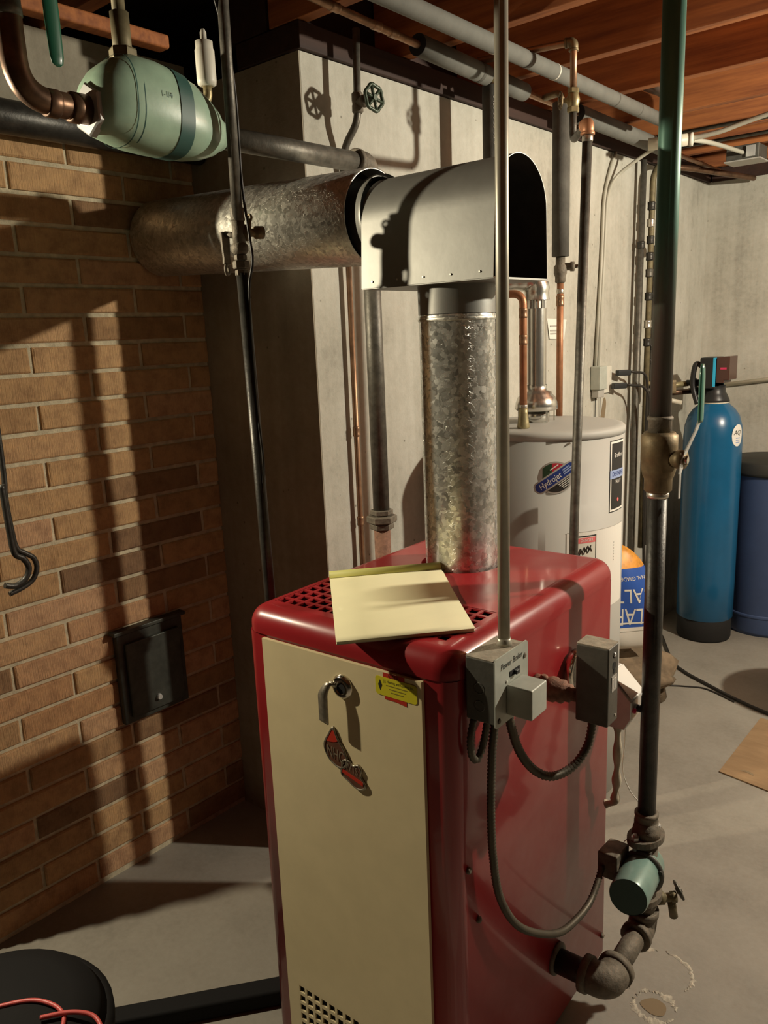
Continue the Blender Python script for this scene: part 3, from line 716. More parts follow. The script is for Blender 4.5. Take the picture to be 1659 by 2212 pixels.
# --- gas pipe, leaning slightly, with a lever cock and tee
gp = thing('gas_pipe', 'thin black gas pipe with a brass cock standing in front of the flue', 'pipe', (-1.262, 1.083, .5))
gb, gm, gt = V(-1.268, 1.088, .50), V(-1.277, 1.077, 1.70), V(-1.216, 1.030, 2.24)
gb = V(-1.262, 1.083, .45)
MB().tube([gm + V(0, 0, .06) * 0 + (gt - gm).normalized() * .03, gt], .0104, 14).build('upper_pipe', 'iron', gp)
dn = (gb - gm).normalized(); gq = gm + dn * .07
MB().tube([gq, gb], .0118, 14).build('lower_pipe', 'black', gp)
mb = coupling(MB(), gm + V(0, 0, .040), (0, 0, 1), .0112, .026, 1.25); mb.tube([gm + V(0, 0, .03), gm - V(0, 0, .02)], .0125, 14)
mb.lathe(gm - V(0, 0, .034), (0, 0, 1), [(.012, 0), (.0165, .006), (.0165, .016), (.012, .022)], 8); mb.build('tee', 'iron_cast', gp)
ck = MB().lathe(gm + V(0, 0, .006), (.25, 1, .05), [(.012, 0), (.013, .010), (.016, .012), (.016, .020), (.008, .022), (.008, .034), (.0125, .036), (.0125, .052), (.006, .055)], 12)
ck.tube([gm + V(.004, .024, .008), gm + V(.004, .026, .034)], .004, 8); ck.torus(gm + V(.004, .027, .036), (0, 1, 0), .0055, .0025, 14, 6)
ck.build('petcock', 'brass_dk', gp)
lv = MB(); b0 = gm + V(-.030, -.010, .006)
lv.loft([[b0 + V(-.0035, 0, z) + V(0, w, 0), b0 + V(-.0035, 0, z) + V(0, -w, 0), b0 + V(.0015, 0, z) + V(0, -w, 0), b0 + V(.0015, 0, z) + V(0, w, 0)] for z, w in ((.004, .010), (-.02, .0095), (-.045, .0075), (-.056, .0085))])
lv.torus(b0 + V(-.001, 0, -.067), (1, .6, 0), .0095, .0036, 18, 6); lv.tube([gm, b0], .006, 8)
lv.build('lever', 'iron_cast', gp)
union(MB(), gm - V(0, 0, .055), (0, 0, 1), .0088, .040).build('union', 'iron_cast', gp)
wr = spline([gt + V(-.045, -.02, -.02), gt + V(-.02, -.01, -.12), gm + V(.022, -.004, .28), gm + V(.020, .0, .10), gm + V(.026, .004, -.0), gm + V(.030, .004, -.05), gq + V(.015, 0, -.05), gq + V(.014, 0, -.25), gq + V(.0225, 0, -.38), gq + V(.012, 0, -.52), gb + V(.018, 0, .1)], 10)
tag(MB().tube(wr, .0026, 8).build('thin_wire', 'wire'), 'thin black wire tied along the gas pipe', 'wire')

# --- handwheel pipe close to the concrete
hp = thing('handwheel_pipe', 'thin dark pipe with a handwheel valve, bent low, by the concrete corner', 'pipe', (-1.432, 1.622, 1.90))
MB().tube(fillet([(-1.436, 1.630, 2.235), (-1.438, 1.624, 2.024), (-1.482, 1.618, 1.970), (-1.492, 1.618, 1.90)], .025), .0092, 14).build('pipe', 'iron', hp)
mb = MB().lathe((-1.437, 1.625, 2.042), (0, 0, 1), [(.010, 0), (.0142, .004), (.0142, .018), (.0127, .022), (.0142, .03), (.0142, .046), (.010, .05)], 14)
mb.lathe((-1.437, 1.625, 2.066), (1, -.08, 0), [(.012, 0), (.012, .020), (.015, .022), (.015, .032), (.006, .034), (.006, .058)], 14); mb.build('valve_body', 'iron_cast', hp)
wheel(hp, (-1.378, 1.620, 2.066), (1, -.08, 0), .029, 'wheel_green', .0046)

# --- copper pipe pair on the concrete
cpp = thing('small_copper_pipe', 'thin brown copper pipe against the concrete left of the iron riser', 'pipe', (-1.486, 1.617, .4))
MB().tube([(-1.486, 1.617, .4), (-1.486, 1.617, 1.80)], .0078, 12).build('pipe', 'copper', cpp)
for z in (1.244, .992): coupling(MB(), (-1.486, 1.617, z), (0, 0, 1), .0078, .028, 1.25).build('coupling', 'copper', cpp)

# --- overhead insulated line and its drop
ol = thing('insulated_line', 'copper line wrapped in grey foam under the joists along the concrete wall', 'pipe', (-1.36, 2.2, 2.18))
olp = lambda y: V(-1.322 - .052 * (y - 1.39) / .92 if y < 2.31 else -1.374 - .02 * (y - 2.31), y, 2.205)
MB().tube([olp(.5), olp(2.309), olp(4.3)], .0092, 14).build('pipe', 'copper', ol)
for y in (1.435, 1.585, 1.65): coupling(MB(), olp(y), (0, 1, 0), .0088, .03, 1.22).build('coupling', 'copper', ol)
def sleeve(y0, y1, r, name='foam_sleeve', m='insul_g'):
    MB().lathe(olp(y0), olp(y1) - olp(y0), [(.010, .0005), (r, 0), (r, (olp(y1) - olp(y0)).length), (.010, (olp(y1) - olp(y0)).length - .0005)], 26, caps=False).build(name, m, ol)
    MB().lathe(olp(y0), olp(y1) - olp(y0), [(.0092, -.0006), (r * .99, -.0006)], 26, caps=False).build('foam_end', 'foam_end', ol)
sleeve(1.755, 2.095, .026); sleeve(2.165, 2.32, .026); sleeve(2.68, 3.55, .030)
MB().lathe(olp(2.045), (0, 1, 0), [(.0267, 0), (.0267, .012)], 26, caps=False).build('tape_band', 'insul_k', ol)
mb = coupling(MB(), olp(2.13), (0, 1, 0), .0088, .045, 1.35); mb.build('tee', 'brass', ol)
tx = lambda x, y, d: olp(1.90) + V(.0262 * math.cos(.55) + d, -x * 0 + x, .0262 * math.sin(.55) - .002 + y * .8)
bi = thing('black_foam_drop', 'black foam covered pipe dropping behind the metal hood', 'pipe', (-1.372, 2.135, .6))
MB().tube([(-1.372, 2.135, .55), (-1.372, 2.135, 2.2)], .0085, 12).build('pipe', 'copper_dk', bi)
MB().lathe((-1.372, 2.135, 0), (0, 0, 1), [(.010, 1.2), (.0262, 1.2), (.0262, 2.186), (.010, 2.186)], 26, caps=False).build('foam_sleeve', 'insul_k', bi)
ftx = lambda a, b, d: V(-1.372 + (.0264 + d) * math.cos(-.55 - b / .0264), 2.135 + (.0264 + d) * math.sin(-.55 - b / .0264), 2.09 - a)
text_mb('0450-20/32-27-0', .017, ftx, sx=1.15).build('foam_print', 'lgrey', bi)
gp_mb = None
# --- large grey line
bl = thing('grey_pipe_line', 'long grey insulated pipe hung lengthwise under the joists, nearest the lamp', 'pipe', (-1.22, 2.2, 2.185))
blp = lambda y: V(-1.212 - .008 * (y - 1.5), y, 2.208)
MB().tube([blp(.4), blp(3.0)], .0215, 24).build('pipe', 'insul_g', bl)
for y in (1.905, 2.06, 2.22, 2.62, 2.80): MB().lathe(blp(y), (0, 1, 0), [(.0216, 0), (.0225, .001), (.0225, .005), (.0216, .006)], 24).build('joint_ring', 'offwhite' if y in (1.905, 2.22) else 'insul_k', bl)
MB().tube(fillet([blp(3.0), V(-1.224, 3.05, 2.208), V(-1.224, 3.05, 2.30), V(-1.30, 3.05, 2.34)], .03), .015, 16).build('riser_elbow', 'solder', bl)

# --- brass valve drop, orange capped elbow and its pipe
bv = thing('brass_valve_pipe', 'copper pipe with a small brass gate valve dropping from the joists to an orange elbow', 'pipe', (-1.100, 2.112, 2.0))
MB().tube(fillet([(-1.36, 2.05, 2.232), (-1.100, 2.112, 2.232), (-1.100, 2.112, 2.116)], .022, 8), .0092, 14).build('pipe', 'copper', bv)
elbow(MB(), (-1.100, 2.112, 2.232), (-1, -.24, 0), (0, 0, -1), .0092, 1.3, 2.4).build('elbow', 'brass_dk', bv)
mb = MB().hexnut((-1.100, 2.112, 2.108), (0, 0, 1), .0155, .012); mb.hexnut((-1.100, 2.112, 2.060), (0, 0, 1), .0165, .014)
mb.lathe((-1.100, 2.112, 2.068), (0, 0, 1), [(.010, 0), (.0145, .006), (.018, .022), (.0145, .036), (.010, .044)], 16); mb.lathe((-1.100, 2.112, 2.090), (-.75, -.66, 0), [(.0105, 0), (.0105, .016), (.006, .018), (.006, .034)], 12)
mb.build('valve_body', 'brass', bv)
wheel(bv, V(-1.100, 2.112, 2.090) + V(-.75, -.66, 0) * .034, (-.75, -.66, 0), .019, 'brass_dk', .003)
CPX, CPY = -.980, 1.958
MB().tube(fillet([(-1.100, 2.112, 2.065), (-1.100, 2.112, 1.99), (CPX, CPY, 1.988)], .03), .0098, 14).build('lower_pipe', 'iron', bv)
elbow(MB(), (CPX, CPY, 1.987), V(-1.100, 2.112, 1.99) - V(CPX, CPY, 1.987), (0, 0, -1), .0118, 1.35, 2.2).build('elbow', 'copper_or', bv)
MB().tube([(CPX, CPY, 1.97), V(-.995, 1.942, 1.0), V(-.998, 1.939, .7)], .0122, 16).build('drop_pipe', 'iron', bv)
MB().lathe((CPX, CPY, 1.945), (0, 0, 1), [(.0125, 0), (.0135, .002), (.0135, .012), (.0125, .014)], 16).build('solder_ring', 'solder', bv)

# --- grey-black foam drop with small valve to the heater
IX, IY = -1.296, 2.413
fi = thing('foam_heater_drop', 'dark foam sleeved pipe with a small valve ending in copper at the water heater', 'pipe', (IX, IY, 1.21))
MB().lathe((IX, IY, 0), (0, 0, 1), [(.011, 1.722), (.0275, 1.722), (.0275, 2.175), (.011, 2.175)], 26, caps=False).build('foam_sleeve', 'insul_k', fi)
MB().tube(fillet([(IX, IY, 1.69), (IX, IY, 2.205), (IX - .07, IY + .02, 2.207)], .025), .0098, 14).build('pipe', 'brass_dk', fi)
MB().tube([(IX, IY, 1.66), (IX, IY, 1.205)], .0108, 16).build('copper_pipe', 'copper_or', fi)
coupling(MB(), (IX, IY, 1.585), (0, 0, 1), .0108, .035, 1.22).build('coupling', 'copper', fi)
MB().lathe((IX, IY, 1.607), (0, 0, 1), [(.0112, 0), (.0122, .002), (.0122, .012), (.0112, .014)], 16).build('solder_ring', 'solder', fi)
mb = MB().lathe((IX, IY, 1.640), (0, 0, 1), [(.012, 0), (.017, .004), (.017, .02), (.021, .03), (.021, .052), (.015, .058), (.015, .085)], 14)
mb.lathe((IX, IY, 1.690), (.8, .6, 0), [(.012, 0), (.012, .03), (.015, .032), (.015, .044), (.006, .046), (.006, .072)], 12); mb.build('valve_body', 'iron_cast', fi)
wheel(fi, V(IX, IY, 1.690) + V(.8, .6, 0) * .074, (.8, .6, 0), .020, 'iron_cast', .0032)

# --- switch box, conduit and controls on the boiler's right side
emt = thing('electrical_conduit', 'straight steel conduit rising from the switch box to the ceiling', 'conduit', W(.034, -.322, 1.006))
cb = W(.034, -.322, 1.004); 
MB().tube([cb, V(cb.x + .002, cb.y + .004, 2.30)], .0098, 18).build('pipe', 'emt', emt)
MB().lathe(cb, (0, 0, 1), [(.0125, .0), (.0125, .007), (.0112, .009), (.0112, .014)], 16).build('connector', 'emt', emt)
sb = thing('switch_box', 'grey steel switch box with handwriting on its cover, on the boiler side', 'switch box', W(.03, -.342, .898))
bx = MB().box((.003, -.391, .898), (.057, -.293, 1.004), W).build('box', 'grey_dk', sb, bevel=.003)
MB().prism(rrect(-.395, -.289, .894, 1.009, .006), lambda y, z, d: W(.057 + d, y, z), 0, .0022).build('cover_plate', 'grey_box', sb)
for y, z in ((-.384, .905), (-.300, .985)): MB().lathe(W(.059, y, z), BX, [(.005, 0), (.0035, .002)], 12).build('screw', 'iron_cast', sb)
MB().box((.059, -.350, .966), (.0602, -.318, .975), W).build('switch_slot', 'matte_black', sb)
MB().box((.060, -.338, .967), (.066, -.328, .974), W).build('toggle', 'blackp', sb, bevel=.001)
for y, z in ((-.360, .962), (-.352, .953)): MB().lathe(W(.059, y, z), BX, [(.0028, 0), (.002, .0018)], 10).build('screw', 'galv_dull', sb)
MB().box((.059, -.361, .906), (.104, -.309, .957), W).build('transformer', 'grey_box', sb, bevel=.003)
hw = plane_fr(W(.0593, -.343, .991), BY + V(0, 0, .02), V(0, 0, 1))
text_mb('Power Boiler', .0148, hw, sx=.88, shear=.15).build('handwriting', 'ink', sb)
for y in (-.372, -.345): MB().lathe(W(.022, y, 1.003), (0, 0, 1), [(.011, 0), (.011, .0016), (.009, .0016), (.0088, .0006)], 16).build('knockout', 'dust', sb)
for z in (.925, .955): MB().lathe(W(.028, -.390, z), -BY, [(.010, 0), (.010, .0013), (.008, .0013), (.0078, .0004)], 16).build('knockout', 'grey_dk', sb)
MB().box((.004, -.3905, 1.0035), (.052, -.2935, 1.0052), W).build('dust_layer', 'dust', sb)

aq = thing('aquastat_control', 'tall dark grey control box with a dusty top on the boiler side', 'control box', W(.115, -.143, .82))
MB().box((.087, -.166, .822), (.147, -.121, .966), W).build('case', 'grey_dk', aq, bevel=.003)
MB().box((.088, -.165, .9655), (.146, -.122, .9675), W).build('dust_layer', 'dust', aq)
mb = MB()
for z in (.948, .930, .920): mb.lathe(W(.1465, -.142, z), BX, [(.0045 if z != .930 else .007, 0), (.0045 if z != .930 else .007, .0012)], 14)
mb.build('dial_slots', 'matte_black', aq)
MB().lathe(W(.1465, -.142, .950), BX, [(.005, 0), (.003, .003)], 12).build('adjust_screw', 'silver', aq)
mb = MB().box((.1465, -.153, .884), (.1482, -.131, .912), W); mb.build('badge_plate', 'lgrey', aq)
mb = MB().box((.148, -.149, .889), (.1488, -.144, .907), W).box((.148, -.1415, .889), (.1488, -.1365, .907), W); mb.build('badge_bars', 'silver', aq)
MB().lathe(W(.1465, -.135, .835), BX, [(.003, 0), (.002, .002)], 10).build('screw', 'galv_dull', aq)
wl_ = MB().lathe(W(-.002, -.143, .858), BX, [(.021, 0), (.021, .012), (.015, .014), (.015, .022), (.020, .024), (.0235, .032), (.0235, .040), (.0205, .044), (.0215, .056), (.0165, .060), (.0165, .070), (.0125, .072), (.0125, .090)], 16)
wl_.lathe(W(.018, -.148, .872), V(0, 0, 1), [(.008, 0), (.008, .008), (.005, .012)], 8)
lab(wl_.build('immersion_well', 'rust', aq), 'rusty brass well fitting behind the box')

def flexthing(label, pts, r=.0078):
    o = armored(pts, r).build('armored_cable', 'flex'); tag(o, label, 'cable'); return o
flexthing('short ridged cable drooping from the switch box to the grey control box', [W(.035, -.312, .897), W(.037, -.308, .862), W(.042, -.288, .806), W(.055, -.262, .762), W(.075, -.232, .740), W(.095, -.190, .745), W(.108, -.158, .775), W(.112, -.146, .822)])
flexthing('long ridged cable hanging from the switch box down to the green pump', [W(.032, -.345, .897), W(.026, -.349, .83), W(.022, -.349, .72), W(.022, -.343, .62), W(.024, -.325, .535), W(.030, -.280, .455), W(.040, -.215, .395), W(.050, -.140, .350), W(.054, -.070, .335), W(.055, -.010, .335), W(.053, .035, .355), W(.050, .062, .372)], .0072)
flexthing('small loop of ridged cable below the switch box at the boiler corner', [W(.014, -.385, .897), W(.013, -.394, .87), W(.012, -.390, .835), W(.014, -.376, .822), W(.018, -.364, .845), W(.024, -.362, .880), W(.026, -.362, .897)], .0062)

gv = thing('gas_valve', 'bright metal gas valve with a red button at the back of the boiler side', 'gas valve', W(.06, .155, .70))
gvp = [(.006, .672), (.070, .672), (.084, .700), (.084, .738), (.034, .790), (.006, .790)]
MB().prism(gvp, lambda x, z, d: W(x, .115 + d, z), 0, .070).build('body', 'silver', gv, bevel=.002)
MB().prism([(.0825, .7435), (.0385, .7893), (.0400, .7908), (.0840, .7450)], lambda x, z, d: W(x, .120 + d, z), 0, .060).build('label_face', 'white', gv)
MB().lathe(W(.083, .128, .716), BX, [(.0055, 0), (.0055, .006)], 12).build('red_button', 'magenta', gv)
MB().lathe(W(.083, .152, .712), BX, [(.008, 0), (.008, .010), (.005, .013)], 12).build('knob', 'blackp', gv)
MB().tube([W(-.002, .15, .73), W(.01, .15, .73)], .012, 12).build('inlet', 'iron_cast', gv)
tag(MB().tube(spline([W(.040, .150, .676), W(.044, .150, .64), W(.042, .156, .58), W(.038, .165, .53), W(.034, .172, .49), W(.030, .172, .462), W(.012, .170, .452)], 8), [.0085 + .0022 * math.sin(i * .55) for i in range(49)], 12).build('gas_tube', 'tan_hose'), 'pale dirty tube hanging below the gas valve', 'tube')
tag(MB().tube(spline([W(.055, .16, .693), W(.052, .172, .62), W(.046, .18, .54), W(.06, .19, .49), W(.085, .20, .45), W(.08, .20, .40), W(.05, .19, .36)], 8), .0012, 6).build('thin_wire', 'white'), 'thin white wire looping below the gas valve', 'wire')

# --- return pipe with ball valve
rp = thing('return_pipe', 'tall worn green pipe with a brass ball valve and elbows into the boiler side', 'pipe', W(.11, .155, .15))
PX, PY = .11, .155; pr = .0202
top = W(PX, PY, 2.32)
MB().tube([W(PX, PY, 1.30), top], pr, 24).build('upper_pipe', 'pipe_green', rp)
MB().tube([W(PX, PY, .45), W(PX, PY, 1.20)], pr * .93, 24).build('lower_pipe', 'black', rp)
vb = MB().lathe(W(PX, PY, 1.178), (0, 0, 1), [(.022, 0), (.0265, .004), (.0265, .026), (.030, .034), (.033, .046), (.033, .062), (.0345, .064), (.0345, .092), (.0345, .112), (.031, .114), (.029, .118)], 26).build('valve_body', 'brass_dk', rp)
MB().lathe(W(PX, PY, 1.294), (0, 0, 1), [(.0225, 0), (.022, .024), (.0245, .026), (.0245, .030), (.0212, .033)], 24).build('solder_joint', 'iron_cast', rp)
MB().lathe(W(PX, PY, 1.166), (0, 0, 1), [(.0195, 0), (.0215, .004), (.0215, .013)], 24).build('solder_ring', 'solder', rp)
MB().lathe(W(PX + .026, PY - .006, 1.246), BX * .98 - BY * .2, [(.0165, 0), (.0165, .012), (.0185, .014), (.0185, .026), (.0095, .027), (.0095, .031)], 18).build('stem', 'brass_dk', rp)
hd = MB()
hpts = [(.066, -.012, 1.222), (.0665, .004, 1.246), (.069, .010, 1.262), (.082, .022, 1.300), (.086, .026, 1.318), (.088, .026, 1.41)]
lo = []
for (x, y, z), w in zip(hpts, (.006, .0125, .010, .0085, .0095, .0095)):
    lo.append([W(PX - .017 + x, PY - .016 + y - w, z), W(PX - .017 + x, PY - .016 + y + w, z), W(PX - .017 + x + .0022, PY - .016 + y + w, z), W(PX - .017 + x + .0022, PY - .016 + y - w, z)])
hd.loft(lo); hnd = hd.build('valve_handle', 'silver', rp)
MB().lathe(W(PX + .0515, PY - .012, 1.246), BX, [(.0085, 0), (.0085, .007), (.0075, .008)], 6, smooth=False).build('handle_nut', 'chrome', hnd)
mb = MB().loft([[W(PX + .0722 + .0045 * c * u, PY + .010 + .0125 * s * u, z) for c, s in [(math.cos(2 * PI * k / 14), math.sin(2 * PI * k / 14)) for k in range(14)]] for z, u in ((1.316, .8), (1.322, 1), (1.40, 1), (1.416, .85), (1.424, .5))], smooth=True)
mb.build('handle_grip', 'grip', hnd)
MB().box((PX + .046, PY - .020, 1.172), (PX + .048, PY - .013, 1.222), W).build('tag_strip', 'silver', rp)
# flange pair above the pump, tee and elbows below it
def flange(zc, nm, dz=1):
    mb = MB(); sh = [(x * .047, y * .034) for x, y in [(math.cos(2 * PI * k / 28), math.sin(2 * PI * k / 28)) for k in range(28)]]
    mb.prism(sh, lambda x, y, d: W(PX + x * .35 + y * .9, PY + x * .93 - y * .35, zc + d), 0, .014)
    mb.lathe(W(PX, PY, zc + .014 if dz > 0 else zc), (0, 0, dz), [(.030, 0), (.028, .016), (.0255, .018), (.0255, .034)], 20); return mb.build(nm, 'iron_cast', rp)
flange(.408, 'upper_flange'); flange(.262, 'lower_flange', -1)
for s in (-1, 1):
    mb = MB().hexnut(W(PX + .0115 * s, PY + .034 * s, .422), (0, 0, 1), .009, .009); mb.tube([W(PX + .0115 * s, PY + .034 * s, .396), W(PX + .0115 * s, PY + .034 * s, .436)], .0045, 8); mb.build('flange_bolt', 'silver', rp)
coupling(MB(), W(PX, PY, .462), (0, 0, 1), .0202, .03, 1.25).build('coupling', 'iron_cast', rp)
ez = .192
mb = elbow(MB(), W(PX, PY, ez), -BY, V(0, 0, 1), .0235, 1.28, 1.9); mb.build('upper_elbow', 'iron_cast', rp)
MB().tube([W(PX, -.012, ez), W(PX, PY, ez)], .0225, 20).build('cross_nipple', 'iron_cast', rp)
mb = elbow(MB(), W(PX, -.045, ez), BY, -BX, .0265, 1.30, 1.9); mb.build('lower_elbow', 'iron_cast', rp)
MB().tube([W(-.006, -.045, ez), W(PX, -.045, ez)], .0255, 20).build('side_nipple', 'black', rp)
dv = thing('drain_valve', 'small brass drain cock sticking out beside the green pump', 'valve', W(.15, .19, .22))
mb = MB().lathe(W(PX + .004, PY + .006, .258), BX * .75 + BY * .65, [(.011, 0), (.011, .023), (.015, .025), (.015, .038), (.010, .040), (.010, .054), (.013, .056), (.013, .066)], 12)
mb.tube([W(PX + .046, PY + .043, .254), W(PX + .052, PY + .048, .208)], .0095, 10); mb.build('body', 'olive', dv)
wheel(dv, W(PX + .058, PY + .056, .272), BX * .75 + BY * .65 + V(0, 0, .4), .019, 'iron', .003)

pump = thing('circulator_pump', 'green cylindrical circulator pump mounted in the return pipe beside the boiler', 'pump', W(PX, PY, .276))
ax = (-BY * .9 + BX * .1 + V(0, 0, .1)).normalized()
pc = W(PX, PY, .345)
MB().lathe(pc - ax * .035, ax, [(.024, .008), (.036, .012), (.039, .022), (.039, .05), (.044, .052), (.044, .062)], 28).build('volute', 'pump', pump)
MB().tube([W(PX, PY, .277), W(PX, PY, .408)], .026, 18).build('casting_neck', 'iron_cast', pump)
MB().lathe(pc + ax * .027, ax, [(.046, 0), (.048, .003), (.048, .008), (.042, .010)], 28).build('motor_flange', 'grey_dk', pump)
MB().lathe(pc + ax * .037, ax, [(.0400, 0), (.0400, .098), (.0382, .103)], 36, caps=False).build('motor_shell', 'pump', pump)
MB().lathe(pc + ax * .135, ax, [(.0384, 0), (.0384, .004)], 36).build('motor_end', 'green_dk', pump)
jc = W(.058, .050, .420)
MB().obox(pc + ax * .055 - BX * .056 + V(0, 0, .020), BX, (ax - BX * ax.dot(BX)).normalized(), V(0, 0, 1), .022, .036, .030).build('wiring_box', 'iron_cast', pump, bevel=.004)
for k in range(3):
    a = 2 * PI * k / 3 + .6; u = ax.orthogonal().normalized(); w = ax.cross(u)
    MB().hexnut(pc + ax * .034 + (u * math.cos(a) + w * math.sin(a)) * .043, ax, .0055, .007).build('bolt', 'black', pump)

# ------------------------------------------------------------------ water heater
HX, HY, HR = -1.240, 2.215, .240
wh = thing('water_heater', 'cream cylindrical water heater with round stickers behind the red boiler', 'water heater', (HX, HY, 0))
MB().lathe((HX, HY, 0), (0, 0, 1), [(.2, .0), (HR, .03), (HR, 1.196)], 72).build('tank', 'heater', wh)
MB().lathe((HX, HY, 0), (0, 0, 1), [(HR + .0022, 1.186), (HR + .0022, 1.203), (HR - .004, 1.210), (HR - .02, 1.213), (.02, 1.216)], 72).build('top_cap', 'heater', wh)
VX, VY = -1.262, 2.262
VX, VY = -1.274, 2.224
dh = MB().lathe((VX, VY, 0), (0, 0, 1), [(.062, 1.252), (.066, 1.256), (.064, 1.275), (.058, 1.292), (.048, 1.300), (.046, 1.308), (.0325, 1.312), (.0325, 1.33)], 32, caps=False)
dh.build('vent_hood', 'vent', wh)
mb = MB().lathe((VX, VY, 0), (0, 0, 1), [(.040, 1.214), (.040, 1.255)], 24); mb.build('vent_throat', 'vent', wh)
for k in range(4):
    a = PI / 4 + PI / 2 * k + .25; MB().box((-.004, -.001, 1.214), (.004, .001, 1.262), lambda x, y, z, a=a: V(VX + .063 * math.cos(a) - x * math.sin(a), VY + .063 * math.sin(a) + x * math.cos(a), z)).build('hood_leg', 'vent', wh)
cfh = lambda ang, z, t=0: cyl_fr(HX, HY, HR + .0006, ang, z, t)
# round sticker with slanted bar
f0 = cfh(-53.5, 1.083)
el = lambda a, b, s: (lambda x: s * b * math.sqrt(max(0, 1 - (x / a) ** 2)))
mb = strip_poly(MB(), el(.051, .047, -1), el(.051, .047, 1), -.051, .051, f0, .0004, 20); mb.build('sticker_rim', 'lgrey', wh)
mb = strip_poly(MB(), lambda x: .004 + x * .55, el(.046, .042, 1), -.036, .034, f0, .0008, 18); mb.build('sticker_top', 'lred', wh)
mb = strip_poly(MB(), lambda x: .004 + x * .55, el(.046, .042, 1), -.036, -.010, f0, .0010, 8); mb.build('sticker_corner', 'dkgreen', wh)
mb = strip_poly(MB(), el(.046, .042, -1), lambda x: -.004 + x * .55, -.030, .040, f0, .0008, 18); mb.build('sticker_bottom', 'ink', wh)
ft = cfh(-53.5, 1.083, .60)
pill = rrect(-.068, .068, -.0165, .0165, .0160, 5)
def capsule(hw, hh, m, d, name):
    fn = lambda s: (lambda x: s * (hh if abs(x) < hw - hh else math.sqrt(max(0, hh * hh - (abs(x) - hw + hh) ** 2))))
    strip_poly(MB(), fn(-1), fn(1), -hw, hw, ft, d, 26).build(name, m, wh)
capsule(.071, .0185, 'lgrey', .0013, 'sticker_bar_rim'); capsule(.066, .0140, 'navy', .0017, 'sticker_bar')
tf2 = lambda x, y, d: ft(x - .018, y - .0005, .0024)
text_mb('Hydrojet', .0235, tf2, sx=.83, shear=.2).build('sticker_lettering', 'white', wh)
mb = MB()
for k, (a, b) in enumerate(((.028, .052), (.026, .056), (.026, .054))): patch(mb, a, b, .005 - k * .006, .0085 - k * .006, ft, .0023, 5)
mb.build('sticker_small_print', 'lblue', wh)
mb = MB()
for k, (a, b) in enumerate(((-.006, .030), (-.004, .030), (-.001, .026), (.002, .020))): patch(mb, a, b, -.0225 - k * .0052, -.0205 - k * .0052, ft, .0021, 5)
patch(mb, .000, .028, .0255, .0285, ft, .0021, 4)
mb.build('sticker_small_print', 'white', wh)
# black panel label on the right
f1 = cfh(0.5, 1.067)
patch(MB(), -.043, .050, -.107, .107, f1, .0004, 12).build('label_border', 'ink', wh)
patch(MB(), -.040, .047, -.104, .104, f1, .0008, 12).build('label_frame', 'white', wh)
patch(MB(), -.035, .042, -.098, .098, f1, .0012, 12).build('label_panel', 'ink', wh)
patch(MB(), -.043, .046, -.006, .019, f1, .0016, 12).build('label_stripe', 'lblue', wh)
for body, z, sz, mm in (('Bradford', .062, .019, 'white'), ('DEFENDER', .0065, .019, 'navy'), ('SAFETY', -.017, .014, 'white')):
    text_mb(body, sz, (lambda z: lambda x, y, d: f1(x + .004, y + z, .0021))(z), sx=.78).build('label_lettering', mm, wh)
MB().prism(circle(.004, -.072, .006, 12), f1, .0014, .0020).build('label_seal', 'pink', wh)
# lower white instruction panel with danger box
f2 = cfh(-18, .83)
patch(MB(), -.115, .13, -.16, .088, f2, .0004, 24).build('instruction_panel', 'white', wh)
patch(MB(), -.115, .13, .0872, .0886, f2, .0008, 24).build('panel_edge', 'lgrey', wh)
f3 = cfh(-29.5, .84)
patch(MB(), -.058, .030, -.12, .066, f3, .0008, 12).build('danger_border', 'ink', wh)
patch(MB(), -.054, .026, -.117, .062, f3, .0012, 12).build('danger_panel', 'offwhite', wh)
patch(MB(), -.054, .026, .044, .060, f3, .0016, 12).build('danger_strip', 'pink', wh)
text_mb('DANGER', .0125, lambda x, y, d: f3(x - .004, y + .052, .0021), sx=.85).build('danger_lettering', 'white', wh)
MB().prism([(-.046, .047), (-.036, .047), (-.041, .057)], f3, .0018, .0022).build('danger_triangle', 'white', wh)
mb = MB().tube(spline([f3(-.04 + .05 * t, .018 + .012 * t + .007 * math.sin(t * 26), .0022) for t in [k / 22 for k in range(23)]], 3), .0013, 5); mb.tube(spline([f3(-.036 + .05 * t, .012 + .012 * t + .007 * math.cos(t * 22), .0022) for t in [k / 20 for k in range(21)]], 3), .0011, 5)
mb.build('danger_drawing', 'ink', wh)
mb = MB()
for k in range(7): patch(mb, .062, .066, -.02 + k * .009, -.016 + k * .009, f2, .0008, 1)
mb.build('side_print', 'lgrey', wh)
MB().prism([(-.004, -.004), (.0045, .001), (.002, .006), (-.003, .001)], cfh(-44.5, 1.178), 0, .003).build('clip', 'iron_cast', wh)
# cold-water connection
cw = thing('heater_copper_pipe', 'orange copper pipe bending left above the near side of the water heater', 'pipe', (-1.19, 2.06, 1.21))
QX, QY = -1.226, 2.064
MB().tube(fillet([(QX, QY, 1.212), (QX, QY, 1.600), (QX - .34, QY - .10, 1.600)], .032, 9), .0112, 16).build('pipe', 'copper_or', cw)
mb = MB().lathe((QX, QY, 1.213), (0, 0, 1), [(.017, 0), (.019, .006), (.0165, .02), (.0135, .045), (.0135, .062)], 16); mb.build('adapter', 'brass', cw)
MB().lathe((QX, QY, 1.272), (0, 0, 1), [(.0115, 0), (.0128, .002), (.0128, .010), (.0115, .012)], 16).build('solder_ring', 'solder', cw)
for z in (1.47, 1.545): coupling(MB(), (QX, QY, z), (0, 0, 1), .0112, .028, 1.12).build('coupling', 'copper', cw)
